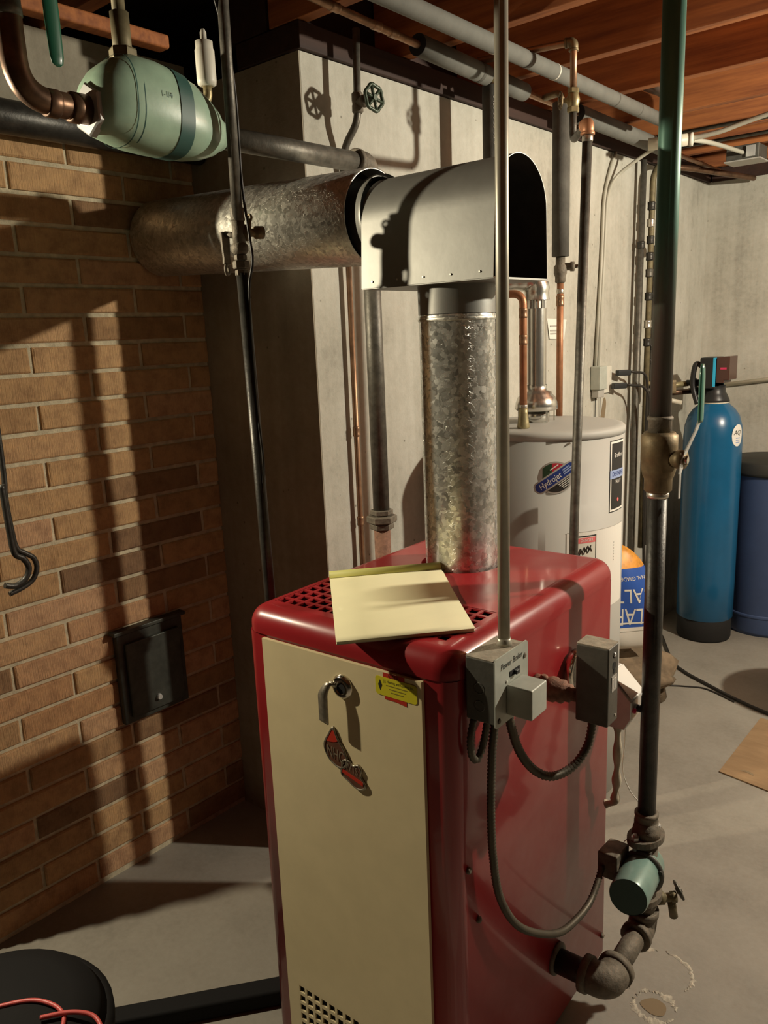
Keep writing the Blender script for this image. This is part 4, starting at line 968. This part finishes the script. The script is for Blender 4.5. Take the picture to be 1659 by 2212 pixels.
# heater vent
hv = thing('heater_vent_pipe', 'shiny ribbed vent pipe rising from the water heater and elbowing under the hood', 'pipe', (VX, VY, 1.30))
VR = .0295
MB().lathe((VX, VY, 0), (0, 0, 1), [(VR, 1.315), (VR, 1.57)], 30, caps=False).build('pipe', 'vent', hv)
n = 40; lo = []
for k in range(n): 
    a = 2 * PI * k / n; rr = VR + (.0018 if k % 2 else 0); lo.append((rr * math.cos(a), rr * math.sin(a)))
MB().loft([[V(VX + x, VY + y, z) for x, y in lo] for z in (1.560, 1.588)], False, False).build('crimp', 'vent', hv)
pts = fillet([(VX, VY, 1.585), (VX, VY, 1.648), (VX - .13, VY - .11, 1.652), (VX - .25, VY - .55, 1.735)], .075, 12)
pp = resample(pts, .011); rs = [.0375 + (.0018 if k % 3 == 0 else 0) for k in range(len(pp))]
MB().tube(pp, rs, 26, caps=False).build('elbow', 'vent', hv)

# ------------------------------------------------------------------ things on the concrete wall
cb1 = thing('wall_cables', 'pair of grey cables running up the concrete wall from the small box', 'cable', (XC + .012, 3.145, 1.335))
xw = XC + .012
MB().tube(fillet([(xw, 3.102, 1.340), (xw, 3.141, 1.761), (xw, 3.157, 2.003), (xw + .0, 3.223, 2.081), (xw + .14, 3.252, 2.168), (-1.19, 3.097, 2.146)], .09, 8), .0068, 12).build('cable', 'cable', cb1)
MB().tube(fillet([(xw - .002, 3.085, 1.340), (xw - .002, 3.124, 1.761), (xw - .002, 3.136, 2.003), (xw - .002, 3.189, 2.110), (xw - .002, 3.232, 2.175)], .09, 8), .0062, 12).build('cable', 'cable', cb1)
ob = thing('outlet_box', 'small grey wall box with an open end below the cables', 'outlet box', (XC, 3.107, 1.234))
MB().box((XC + .001, 3.058, 1.246), (XC + .045, 3.124, 1.341)).build('box', 'grey_box', ob, bevel=.004)
MB().box((XC + .004, 3.064, 1.214), (XC + .036, 3.118, 1.246)).build('lower_clamp', 'lgrey', ob, bevel=.003)
op = thing('outlet_plate', 'white double outlet plate on the concrete beside the grey box', 'outlet', (XC, 3.203, 1.224))
MB().box((XC + .001, 3.150, 1.224), (XC + .012, 3.237, 1.335)).build('plate', 'offwhite', op, bevel=.003)
for z in (1.255, 1.304): MB().box((XC + .0115, 3.218, z - .014), (XC + .0135, 3.232, z + .014)).build('socket', 'offwhite', op)
for nm, z, y, lab_, pth in (('power_plug', 1.303, 3.261, 'upper black plug in the white outlet', [(XC + .075, 3.320, 1.303), (XC + .10, 3.387, 1.277), (XC + .09, 3.426, 1.113), (XC + .08, 3.445, .8), (XC + .1, 3.436, .3), (XC + .16, 3.387, .012)]),
                            ('power_plug', 1.251, 3.223, 'lower black plug in the white outlet with a drooping cord', [(XC + .08, 3.281, 1.251), (XC + .11, 3.349, 1.234), (XC + .12, 3.387, 1.152), (XC + .11, 3.397, .9), (XC + .12, 3.387, .4), (XC + .2, 3.349, .012)])):
    t = thing(nm, lab_, 'plug', (XC + .03, y, z))
    MB().obox((XC + .045, y + .015, z), (.5, .86, 0), (.86, -.5, 0), (0, 0, 1), .032, .012, .012).build('plug_body', 'blackp', t, bevel=.003)
    MB().tube(spline([(XC + .06, y + .045, z)] + pth, 8), .0055, 10).build('cord', 'cord', t)
np_ = thing('paper_notice', 'small white paper notice with printed lines on the concrete wall', 'notice', (XC, 2.758, 1.456))
MB().add([(XC + .002, 2.700, 1.535), (XC + .002, 2.850, 1.529), (XC + .005, 2.826, 1.456), (XC + .005, 2.715, 1.461), (XC + .0012, 2.700, 1.535), (XC + .0012, 2.850, 1.529), (XC + .0042, 2.826, 1.456), (XC + .0042, 2.715, 1.461)], [(0, 1, 2, 3), (4, 7, 6, 5), (0, 4, 5, 1), (1, 5, 6, 2), (2, 6, 7, 3), (3, 7, 4, 0)]).build('sheet', 'white', np_)
mb = MB()
for z in (1.505, 1.488, 1.477): mb.box((XC + .0052, 2.720, z), (XC + .0058, 2.807, z + .005))
mb.build('print_lines', 'lgrey', np_)
tag(MB().prism(smooth_poly([(3.291, 1.045), (3.315, 1.113), (3.329, 1.181), (3.310, 1.205), (3.291, 1.161), (3.276, 1.094)]), lambda y, z, d: V(XC + d, y - .12, z), .0005, .0015).build('damp_stain', 'stain'), 'brown leaf shaped stain on the concrete below the white outlet', 'stain')
tag(MB().tube([(XC + .006, 3.097, 1.216), (XC + .006, 3.097, .3)], .0018, 6).build('thin_wire', 'wire'), 'thin wire dropping from the grey wall box behind the water heater', 'wire')
tag(MB().tube([(XC + .006, 3.141, 1.248), (XC + .006, 3.141, .3)], .0018, 6).build('thin_wire', 'wire'), 'thin wire dropping from the white outlet plate behind the water heater', 'wire')
# --- cluster of small pipes near the far corner
pcx = XC + .04
k1 = thing('wall_conduit_pipe', 'brown pipe up the concrete wall, leftmost of the pipe cluster behind the green pipe', 'pipe', (pcx, 3.484, .1))
MB().tube([(pcx, 3.410, .1), (pcx, 3.421, 1.016), (pcx, 3.441, 2.168)], .0125, 14).build('pipe', 'iron', k1)
coupling(MB(), (pcx, 3.435, 1.829), (0, 0, 1), .0125, .03, 1.35).build('coupling', 'black', k1)
k2 = thing('pieced_copper_pipe', 'pieced copper pipe with solder joints, middle of the cluster behind the green pipe', 'pipe', (pcx + .03, 3.532, .5))
MB().tube(fillet([(pcx + .03, 3.450, .5), (pcx + .03, 3.467, 2.110), (pcx + .03, 3.542, 2.163), (pcx + .03, 3.620, 2.168)], .04), .0125, 14).build('pipe', 'olive', k2)
for z, mm in ((1.984, 'black'), (1.916, 'solder'), (1.848, 'black'), (1.781, 'black'), (1.713, 'iron'), (1.616, 'black'), (1.500, 'solder'), (1.423, 'black')): coupling(MB(), (pcx + .03, 3.455 + .0075 * (z - 1.3), z), (0, 0, 1), .0125, .034, 1.3).build('coupling', mm, k2)
k3 = thing('bypass_pipe', 'dark bypass pipe with two bridge fittings, right of the cluster behind the green pipe', 'pipe', (pcx + .03, 3.610, .5))
MB().tube([(pcx + .03, 3.508, .5), (pcx + .03, 3.518, 1.829)], .0105, 12).build('pipe', 'iron', k3)
MB().lathe((pcx + .055, 3.523, 1.824), (1, -.3, 0), [(.020, 0), (.022, .008), (.012, .016)], 16).build('cap', 'iron', k3)
for z in (1.713, 1.626, 1.403, 1.340): MB().tube([(pcx + .03, 3.474, z), (pcx + .03, 3.523, z)], .0135, 12).build('bridge', 'black', k3)
for z in (1.244, 1.214): MB().tube(spline([(pcx + .03, 3.465, z), (pcx + .08, 3.503, z), (-1.47, 3.542, z)], 6), .0105, 10).build('branch', 'brass' if z > 1.229 else 'iron', k3)

# ------------------------------------------------------------------ softener and brine tank
SXc, SYc = -1.255, 3.815
so = thing('water_softener', 'tall blue resin tank with a black control head standing on the concrete floor', 'water softener', (SXc, SYc, 0))
MB().lathe((SXc, SYc, 0), (0, 0, 1), [(.120, 0), (.124, .01), (.124, .125), (.118, .130)], 44).build('boot', 'matte_black', so)
MB().lathe((SXc, SYc, 0), (0, 0, 1), [(.1, .08), (.128, .11), (.129, .3), (.129, .98), (.125, 1.03), (.112, 1.075), (.090, 1.108), (.066, 1.128), (.062, 1.135)], 48).build('tank', 'tank_blue', so)
MB().lathe((SXc, SYc, 0), (0, 0, 1), [(.062, 1.130), (.064, 1.140), (.060, 1.143)], 32).build('neck_ring', 'pvc', so)
MB().lathe((SXc, SYc, 0), (0, 0, 1), [(.066, 1.140), (.064, 1.150), (.054, 1.172), (.046, 1.185), (.046, 1.215)], 26).build('head_base', 'blackp', so)
HD = lambda x, y, z: V(SXc + x, SYc + y, z)
MB().box((-.050, -.07, 1.202), (.020, .06, 1.342), HD).build('head_case', 'blackp', so, bevel=.006)
MB().box((.010, -.0715, 1.212), (.020, .061, 1.341), HD).build('trim_stripe', 'cyan', so)
MB().prism([(.020, 1.228), (.020, 1.342), (.078, 1.346), (.078, 1.240), (.055, 1.240), (.055, 1.226)], lambda x, z, d: HD(x, -.06 + d, z), 0, .11).build('front_cover', 'clear_brown', so, bevel=.003)
MB().box((.040, -.063, 1.288), (.066, -.0605, 1.297), HD).build('pointer', 'magenta', so)
MB().obox(HD(.1, -.02, 1.32), (.35, -.94, 0), (.94, .35, 0), (0, 0, 1), .035, .002, .05)
mb = MB().lathe(HD(-.05, -.01, 1.225), (-1, -.1, 0), [(.016, 0), (.016, .03), (.022, .032), (.022, .05), (.014, .052), (.014, .075)], 14); mb.lathe(HD(-.05, .02, 1.185), (-1, -.1, 0), [(.016, 0), (.016, .03), (.022, .032), (.022, .05), (.014, .052), (.014, .075)], 14)
mb.build('port', 'blackp', so)
MB().tube(spline([HD(-.05, -.03, 1.30), HD(-.075, -.05, 1.31), HD(-.085, -.05, 1.22), HD(-.06, -.05, 1.13)], 6), .012, 12).build('side_tube', 'blackp', so)
fs = cyl_fr(SXc, SYc, .1296, -18, .993)
mb = strip_poly(MB(), el(.036, .050, -1), el(.036, .050, 1), -.036, .036, fs, .0004, 18); mb.build('oval_sticker', 'white', so)
text_mb('AQ', .03, lambda x, y, d: fs(x - .004, y + .012, .0012), shear=.2).build('sticker_lettering', 'ink', so)
mb = MB()
for k in range(3): patch(mb, -.012, .015, -.014 - .010 * k, -.010 - .010 * k, fs, .0010, 3)
mb.build('sticker_small_print', 'lblue', so)
sv = thing('softener_plumbing', 'short brass and plastic pipes feeding the black softener head', 'pipe', (-1.38, 3.78, 1.1))
MB().tube([(-1.49, 3.72, 1.208), (-1.375, 3.80, 1.222)], .013, 12).build('brass_pipe', 'brass', sv)
MB().tube([(-1.47, 3.74, 1.178), (-1.375, 3.815, 1.184)], .013, 12).build('dark_tube', 'copper_dk', sv)
mb = MB().hexnut((-1.43, 3.76, 1.18), (0, 0, 1), .018, .06); mb.build('valve_body', 'brass_dk', sv)
MB().tube([(-1.47, 3.72, 1.158), (-1.385, 3.76, 1.135)], .011, 12).build('drain_pipe', 'pvc', sv)
tag(MB().tube([(-1.37, YK - .016, 1.18), (-.45, YK - .016, 1.30)], .0105, 12).build('pvc_pipe', 'pvc'), 'white plastic pipe sloping along the back wall behind the softener', 'pipe')
bt = thing('brine_tank', 'wide slate blue brine tank with a dark lid behind the blue softener tank', 'brine tank', (-1.055, 4.095, 0))
BTX, BTY = -1.055, 4.095
MB().lathe((BTX, BTY, 0), (0, 0, 1), [(.175, 0), (.182, .02), (.196, .79), (.200, .80)], 48).build('tank', 'brine_blue', bt)
MB().lathe((BTX, BTY, 0), (0, 0, 1), [(.206, .785), (.208, .80), (.208, .84), (.202, .850), (.05, .862)], 48).build('lid', 'lid', bt)
MB().lathe((BTX, BTY, 0), (0, 0, 1), [(.1842, .09), (.1862, .093), (.1865, .105), (.1846, .108)], 48).build('rib', 'brine_blue', bt)

# ------------------------------------------------------------------ salt bag, sack, floor things
bag = thing('salt_bag', 'upside down white and blue salt bag leaning behind the boiler', 'bag', (-1.02, 2.55, .22))
bc = V(-1.322, 2.880, .222); bdir = V(.80, .60, 0).normalized(); bup = V(-.03, .04, 1).normalized(); bn = bdir.cross(bup).normalized()
def bagf(u, v, side):                              # u -1..1 across, v 0..1 up
    sh = (1 - abs(u) ** 2.6) ** .5 if abs(u) < 1 else 0
    tv = max(0.0, 1 - abs(2 * v - 1) ** 3.2) ** .5
    wid = .178 * (math.sqrt(max(0, 1 - ((v - .40) / .61) ** 2)) if v > .40 else 1 - .10 * ((.40 - v) / .4) ** 2) + .004
    return bc + bdir * (u * wid) + bup * (v * .435) + bn * (side * .078 * sh * tv + .006 * math.sin(9 * v + 5 * u) * sh)
def bagpart(name, m, v0, v1):
    mb = MB(); nu, nv = 18, 8
    for side in (1, -1):
        g = [[bagf(-1 + 2 * i / nu, v0 + (v1 - v0) * j / nv, side) for i in range(nu + 1)] for j in range(nv + 1)]
        vs = [p for r in g for p in r]; fs = []
        for j in range(nv):
            for i in range(nu): a = j * (nu + 1) + i; fs.append((a, a + 1, a + nu + 2, a + nu + 1))
        mb.add(vs, fs, True)
    return mb.build(name, m, bag)
bagpart('white_lower', 'bag', 0, .25); bagpart('blue_field', 'bag_blue', .25, .80); bagpart('orange_top', 'bag_orange', .80, 1.0)
def bagart(z0, dx):
    def f(x, y, d):                                # art turned upside down on the bag's face
        X, Y = -x + dx, -y + z0
        p = bagf(max(-.99, min(.985, X / .178)), max(0, min(1, Y / .435)), 1); return p + bn * (.0010)
    return f
text_mb('SOLAR', .098, bagart(.158, .108), sx=.66).build('bag_lettering', 'bag', bag)
text_mb('SALT', .083, bagart(.243, .082), sx=.84).build('bag_lettering', 'bag', bag)
text_mb('NATIONAL GRADE', .021, bagart(.310, .125)).build('bag_lettering', 'bag', bag)
for v_ in (.285, .215):
    mb = MB()
    for i in range(12): 
        u0, u1 = -.9 + 1.8 * i / 12, -.9 + 1.8 * (i + 1) / 12
        mb.add([bagf(u0, v_, 1) + bn * .002, bagf(u1, v_, 1) + bn * .002, bagf(u1, v_ + .016, 1) + bn * .002, bagf(u0, v_ + .016, 1) + bn * .002], [(0, 1, 2, 3)])
    mb.build('bag_stripe', 'bag', bag)

mb = MB(); loops = []
rnd = random.Random(3)
for j in range(9):
    t = j / 8; rr = math.sin(PI * (t * .86 + .10)) ** .6
    loops.append([V(-1.315 + (.21 * c + .02 * math.sin(5 * a + j)) * rr, 3.00 + (.17 * s + .018 * math.cos(4 * a + 2 * j)) * rr + .05 * c, .002 + .195 * t + .014 * math.sin(3 * a + j)) if 0 < j else V(-1.315 + .19 * c, 3.00 + .15 * s, .002) for a, c, s in [(2 * PI * k / 24, math.cos(2 * PI * k / 24), math.sin(2 * PI * k / 24)) for k in range(24)]])
mb.loft(loops, smooth=True)
tag(mb.build('dirty_sack', 'sack'), 'crumpled brown dirty sack on the floor under the salt bag', 'sack')
tag(MB().tube(spline([(-1.45, 3.72, .008), (-1.40, 3.66, .008), (-1.25, 3.40, .008), (-1.16, 3.31, .008), (-1.05, 3.245, .008), (-.88, 3.155, .008), (-.72, 3.10, .008), (-.5, 3.08, .008)], 10), .0065, 10).build('black_cable', 'cord'), 'thick black cord curving across the floor from under the softener', 'cord')
tag(MB().tube(spline([(-1.30, 3.2, .004), (-1.20, 3.14, .004), (-1.12, 3.17, .004), (-1.03, 3.20, .004), (-.9, 3.145, .004)], 10), .0032, 8).build('floor_wire', 'cord'), 'thin black wire running to the thick cord beside the sack', 'wire')
st = thing('unseen_stool', 'unseen brown stool added to throw the round shadow by the tan floor board', 'stool', (-.42, 3.17, 0))  # out of view, added to throw the round shadow on the floor
MB().lathe((-.42, 3.17, 0), (0, 0, 1), [(.17, .575), (.18, .58), (.18, .60), (.17, .605)], 36).build('seat', 'plank', st)
for k in range(4):
    a = PI / 4 + PI / 2 * k; MB().tube([(-.42 + .12 * math.cos(a), 3.17 + .12 * math.sin(a), .576), (-.42 + .15 * math.cos(a), 3.17 + .15 * math.sin(a), 0)], .012, 10).build('leg', 'plank', st)
fb = thing('floor_board', 'tan hardboard sheet lying flat on the concrete floor at the right', 'board', (-.45, 2.8, 0))
q0, q1 = V(-.775, 2.585, 0), V(-.60, 2.556, 0); e0 = (q1 - q0).normalized(); e1 = V(-.02, 1, 0).normalized(); e1 = (V(-.776, 3.03, 0) - q0).normalized()
MB().prism([(0, 0), (.75, 0), (.75, .48), (0, .48)], lambda x, y, d: q0 + e0 * x + e1 * y + V(0, 0, d), .001, .005).build('sheet', 'tan_board', fb)
MB().prism(smooth_poly([(.055, .052), (.075, .058), (.10, .054), (.095, .066), (.07, .068)]), lambda x, y, d: q0 + e0 * x + e1 * y + V(0, 0, d), .005, .0056).build('knot_mark', 'stain', fb)
rnd = random.Random(11); mb = MB()
for (cx, cy, rx_, ry_, a0, a1, wd_) in ((-.565, 1.515, .044, .040, 20, 175, .020), (-.565, 1.515, .046, .042, 185, 350, .016), (-.600, 1.625, .078, .062, -25, 95, .010), (-.600, 1.625, .070, .058, 110, 170, .012), (-.62, 1.56, .05, .03, 200, 260, .012)):
    n = int((a1 - a0) / 4); ins_, out_ = [], []
    w_ = wd_
    for k in range(n + 1):
        a = math.radians(a0 + (a1 - a0) * k / n); w_ = max(.002, min(wd_ * 1.3, w_ + rnd.uniform(-.35, .35) * wd_)); e = min(1, 3 * k / n, 3 * (n - k) / n) * .9 + .1
        j = rnd.uniform(-.003, .003); ins_.append((cx + (rx_ + j - w_ * e * .5) * math.cos(a), cy + (ry_ + j - w_ * e * .5) * math.sin(a))); out_.append((cx + (rx_ + j + w_ * e * .5 + rnd.uniform(0, .003)) * math.cos(a), cy + (ry_ + j + w_ * e * .5 + rnd.uniform(0, .003)) * math.sin(a)))
    mb.loft([[V(*ins_[k], .0004), V((ins_[k][0] + out_[k][0]) / 2, (ins_[k][1] + out_[k][1]) / 2, .0012 + rnd.uniform(0, .0012)), V(*out_[k], .0004)] for k in range(n + 1)])
cr_ = mb.build('mineral_crust', 'crust'); cr_['kind'] = 'stuff'; tag(cr_, 'pale flaky mineral crust on the floor below the pipe elbow', 'crust')
tag(MB().prism(smooth_poly([(-.595, 1.505), (-.575, 1.535), (-.545, 1.53), (-.54, 1.50), (-.565, 1.49)]), lambda x, y, d: V(x, y, d), .0004, .0010).build('rust_spot', 'stain'), 'brown rust spot inside the pale crust on the floor', 'stain')

# ------------------------------------------------------------------ left foreground
cd = thing('cleanout_door', 'dark metal cleanout door low on the brick wall', 'cleanout door', (XB, 1.20, .44))
MB().box((XB + .001, 1.085, .452), (XB + .022, 1.30, .718)).build('frame', 'dk_metal', cd, bevel=.003)
MB().box((XB + .0222, 1.105, .470), (XB + .034, 1.282, .690)).build('door', 'dk_metal', cd, bevel=.003)
MB().lathe((XB + .034, 1.19, .505), (1, 0, 0), [(.010, 0), (.007, .010)], 12).build('knob', 'silver', cd)
MB().box((XB + .001, 1.075, .719), (XB + .030, 1.31, .730)).build('top_lip', 'dk_metal', cd, bevel=.002)
mb = MB(); hx = XB + .10
mb.tube(spline([(hx, .815, 2.03), (hx, .812, 1.6), (hx, .812, 1.25), (hx, .808, 1.17), (hx, .811, 1.09), (hx, .817, 1.045), (hx, .835, 1.028), (hx, .853, 1.012), (hx, .858, .988), (hx, .846, .962), (hx, .820, .948), (hx, .785, .940)], 8), .0064, 10)
mb.tube(spline([(hx + .006, .800, 1.20), (hx + .006, .803, 1.09), (hx + .006, .808, 1.035), (hx + .006, .826, 1.018), (hx + .006, .836, .994), (hx + .006, .826, .970), (hx + .006, .800, .958), (hx + .006, .775, .965)], 8), .0072, 10)
tag(mb.build('iron_hook', 'black'), 'black iron rod ending in a double hook hanging in front of the brick wall', 'hook')
dr = thing('dark_drum', 'dark round drum with a bulging lid at the lower left', 'drum', (-1.41, .45, 0))
DX, DY = -1.405, .44
MB().lathe((DX, DY, 0), (0, 0, 1), [(.20, 0), (.21, .02), (.215, .22), (.222, .225), (.222, .245), (.21, .25)], 40).build('body', 'dk_drum', dr)
MB().lathe((DX, DY, 0), (0, 0, 1), [(.21, .249), (.195, .275), (.15, .292), (.06, .30)], 40).build('lid', 'dk_drum', dr)
pc1 = spline([(-1.42, .44, .302), (-1.375, .505, .302), (-1.335, .53, .300), (-1.30, .535, .296), (-1.275, .52, .292), (-1.262, .49, .292)], 8)
pc2 = spline([(-1.315, .50, .304), (-1.285, .545, .300), (-1.25, .57, .292), (-1.21, .56, .285), (-1.19, .52, .285)], 8)
mb = MB().tube(pc1, .0042, 8); mb.tube(pc2, .0042, 8); tag(mb.build('salmon_cord', 'pink_cord'), 'salmon coloured cord looped on top of the dark drum', 'cord')
wa, wb = V(-1.525, .660, .022), V(-1.205, 1.067, .022); wd = (wb - wa).normalized(); wn_ = V(-wd.y, wd.x, 0)
mb = MB(); mb.prism(rrect(-.024, .024, -.021, .021, .008), lambda x, z, d: wa + wn_ * x + V(0, 0, z) + wd * d, 0, (wb - wa).length)
tag(mb.build('floor_bar', 'dk_drum'), 'flat black bar lying on the floor from the drum to the boiler', 'bar')

# ------------------------------------------------------------------ ceiling details at the far right
pt = thing('plastic_tee', 'pale plastic pipe tee under the joists behind the green pipe', 'pipe', (-1.19, 3.2, 2.15))
MB().tube([(-1.33, 3.16, 2.165), (-1.185, 3.205, 2.165)], .022, 16).build('sleeve', 'pvc', pt)
MB().lathe((-1.19, 3.203, 2.165), (.95, .3, 0), [(.024, 0), (.024, .012), (.012, .014)], 16).build('end_ring', 'offwhite', pt)
MB().tube(spline([(-1.18, 3.206, 2.168), (-1.08, 3.20, 2.172), (-.95, 3.18, 2.19), (-.6, 3.1, 2.222)], 8), .0085, 12).build('right_cable', 'cable', pt)
MB().tube(spline([(-1.18, 3.208, 2.162), (-1.17, 3.32, 2.17), (-1.185, 3.56, 2.19), (-1.195, 3.85, 2.205)], 8), .0085, 12).build('rear_cable', 'cable', pt)
cbx = thing('ceiling_box', 'grey metal electrical box under the joists near the back wall', 'junction box', (-1.20, 3.95, 2.19))
MB().box((-1.265, 3.84, 2.178), (-1.13, 3.96, 2.236)).build('box', 'grey_dk', cbx, bevel=.003)
MB().box((-1.272, 3.835, 2.172), (-1.122, 3.965, 2.177)).build('cover', 'lgrey', cbx)
MB().obox((-1.16, 3.83, 2.205), (1, 0, 0), (0, 1, 0), (0, 0, 1), .018, .004, .022).build('bracket', 'silver', cbx)
tag(MB().tube(spline([(-1.50, 3.82, 2.19), (-1.44, 3.9, 2.185), (-1.36, 4.1, 2.175), (-1.28, 4.3, 2.165)], 8), .013, 12).build('rear_pipe', 'copper_dk'), 'brown copper pipe under the ceiling at the far wall corner', 'pipe')
for y, l_ in ((3.36, 'pale thin pipe across the joists, nearer of the two beyond the plastic tee'), (3.62, 'pale thin pipe across the joists, farther of the two beyond the plastic tee')):
    tag(MB().tube([(-1.45, y, 2.228), (.6, y + .02, 2.228)], .0075, 10).build('cross_pipe', 'iron'), l_, 'pipe')
